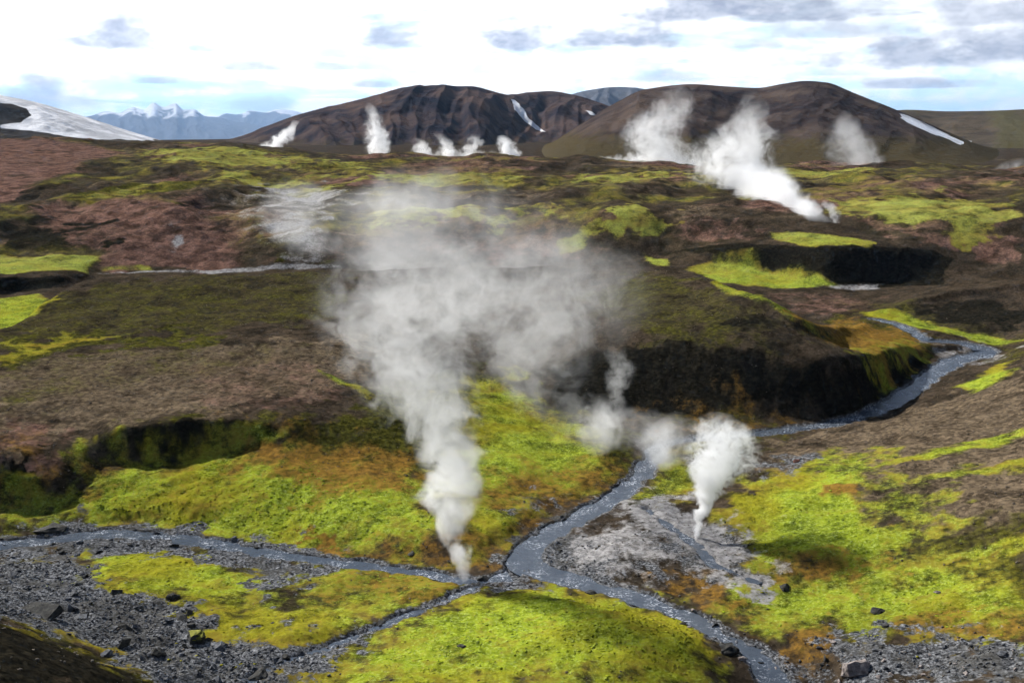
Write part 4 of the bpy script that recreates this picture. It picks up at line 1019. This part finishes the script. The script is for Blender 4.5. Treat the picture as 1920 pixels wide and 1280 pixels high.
plume('steam_plume', [(600, 500, 30), (580, 460, 66), (560, 410, 80), (570, 365, 70), (560, 330, 30)], 305, .016, 'thin steam drifting over the pale bleached slope', NEAR, kgain=2.2, dens_curve=[.6, 1, .8, .7, 0])
FAR = 'steam from the far vents'
def distant(kn, d, den, lab, **kw):
    kw.setdefault('kgain', 2.4); kn = [(k[0], k[1], k[2] * 1.15) + tuple(k[3:]) for k in kn]; plume('steam_plume', kn, d, den, lab, FAR, rate=.5, **kw)
distant([(500, 296, 10), (508, 278, 22), (525, 262, 20), (540, 245, 12), (552, 228, 8)], 690, .22, 'small white steam plume by the saddle, leftmost on the skyline', dens_curve=[1, 1, .8, .5, .1])
distant([(710, 304, 17), (710, 285, 20), (708, 262, 22), (706, 238, 20), (700, 212, 14), (690, 192, 8)], 660, .20, 'narrow upright steam column before the left hill', dens_curve=[1, 1, .7, .5, .3, 0])
distant([(795, 300, 16), (795, 284, 20), (790, 270, 14), (782, 258, 8)], 650, .12, 'low steam puff right of the narrow column', dens_curve=[1, 1, .5, 0])
distant([(838, 300, 18), (838, 284, 20), (835, 268, 14), (822, 250, 10)], 655, .13, 'low steam puff at the middle of the left hill foot', dens_curve=[1, 1, .5, 0])
distant([(880, 300, 12), (882, 280, 16), (892, 265, 15), (890, 250, 8)], 650, .08, 'faint steam puff near the right foot of the left hill', dens_curve=[1, 1, .6, 0])
distant([(958, 306, 16), (956, 288, 20), (950, 272, 18), (942, 256, 9)], 640, .26, 'bright little steam puff below the snow streak', dens_curve=[1, 1, .8, .1])
distant([(1255, 326, 44), (1248, 305, 56), (1240, 275, 58), (1232, 245, 52), (1245, 215, 48), (1265, 185, 34), (1275, 155, 22)], 580, .055, 'big white steam cloud before the right hill, left of the biggest', wn_=1.3, kgain=3.0, nscale=.06, dens_curve=[1, 1, .7, .55, .45, .25, 0])
distant([(1100, 304, 8), (1160, 302, 12), (1220, 306, 18), (1290, 316, 16)], 600, .10, 'flat white band of steam along the plateau brink', axis='x', dens_curve=[.3, .7, 1, .6])
distant([(765, 300, 9), (800, 297, 14), (850, 296, 16), (900, 297, 15), (960, 300, 9)], 648, .05, 'low veil of steam joining the small puffs below the left hill', axis='x', dens_curve=[.3, 1, 1, .9, .3])
DB = gd(1385, 350)
distant([(1378, 352, 52), (1375, 325, 66), (1375, 295, 68), (1385, 265, 62), (1402, 235, 44), (1412, 205, 28), (1410, 170, 16)], DB, .095, 'biggest far steam cloud, at the middle of the right hill', wn_=1.3, kgain=3.0, nscale=.06, dens_curve=[1, 1, .75, .6, .45, .3, 0])
distant([(1560, 414, 8, gd(1560, 418)), (1520, 400, 18, gd(1520, 406)), (1480, 378, 28, gd(1480, 388)), (1440, 356, 38, gd(1440, 370)), (1400, 340, 44, DB)], DB, .16, 'steam tail running down the plateau to a small vent', axis='y', kgain=1.8, dens_curve=[1, 1, .8, .6, .4])
distant([(1566, 418, 7), (1566, 404, 10), (1556, 388, 12), (1545, 374, 6)], gd(1566, 420), .22, 'tiny steam puff at the lower end of the steam tail', dens_curve=[1, .9, .6, 0])
distant([(1612, 336, 34), (1608, 312, 42), (1600, 285, 44), (1592, 255, 36), (1585, 225, 24), (1588, 205, 10)], 540, .035, 'greyish steam cloud before the right flank of the right hill', kgain=2.0, dens_curve=[1, .9, .7, .6, .4, 0])
distant([(1896, 345, 26), (1900, 328, 30), (1905, 312, 26), (1912, 295, 10)], 560, .04, 'small grey steam puff at the right edge', dens_curve=[1, .9, .6, 0])

# ------------------------------------------------------------------ air
bm = bmesh.new(); bmesh.ops.create_cube(bm, size=1.0)
for v in bm.verts: v.co = Vector((v.co.x * 86000, v.co.y * 86000, 560 if v.co.z > 0 else -960))
m_ = bpy.data.meshes.new('haze'); bm.to_mesh(m_); bm.free()
hz = bpy.data.materials.new('haze_air'); hz.use_nodes = True
T = NT(hz.node_tree); pv = T.n('ShaderNodeVolumePrincipled')
pv.inputs['Color'].default_value = (.44, .66, 1, 1); pv.inputs['Density'].default_value = 2.8e-5; pv.inputs['Anisotropy'].default_value = 0.0
T.t.links.new(pv.outputs[0], T.n('ShaderNodeOutputMaterial').inputs['Volume'])
m_.materials.append(hz); o = bpy.data.objects.new('haze', m_); col.objects.link(o); tag(o, 'thin pale air over the whole valley', kind='stuff')
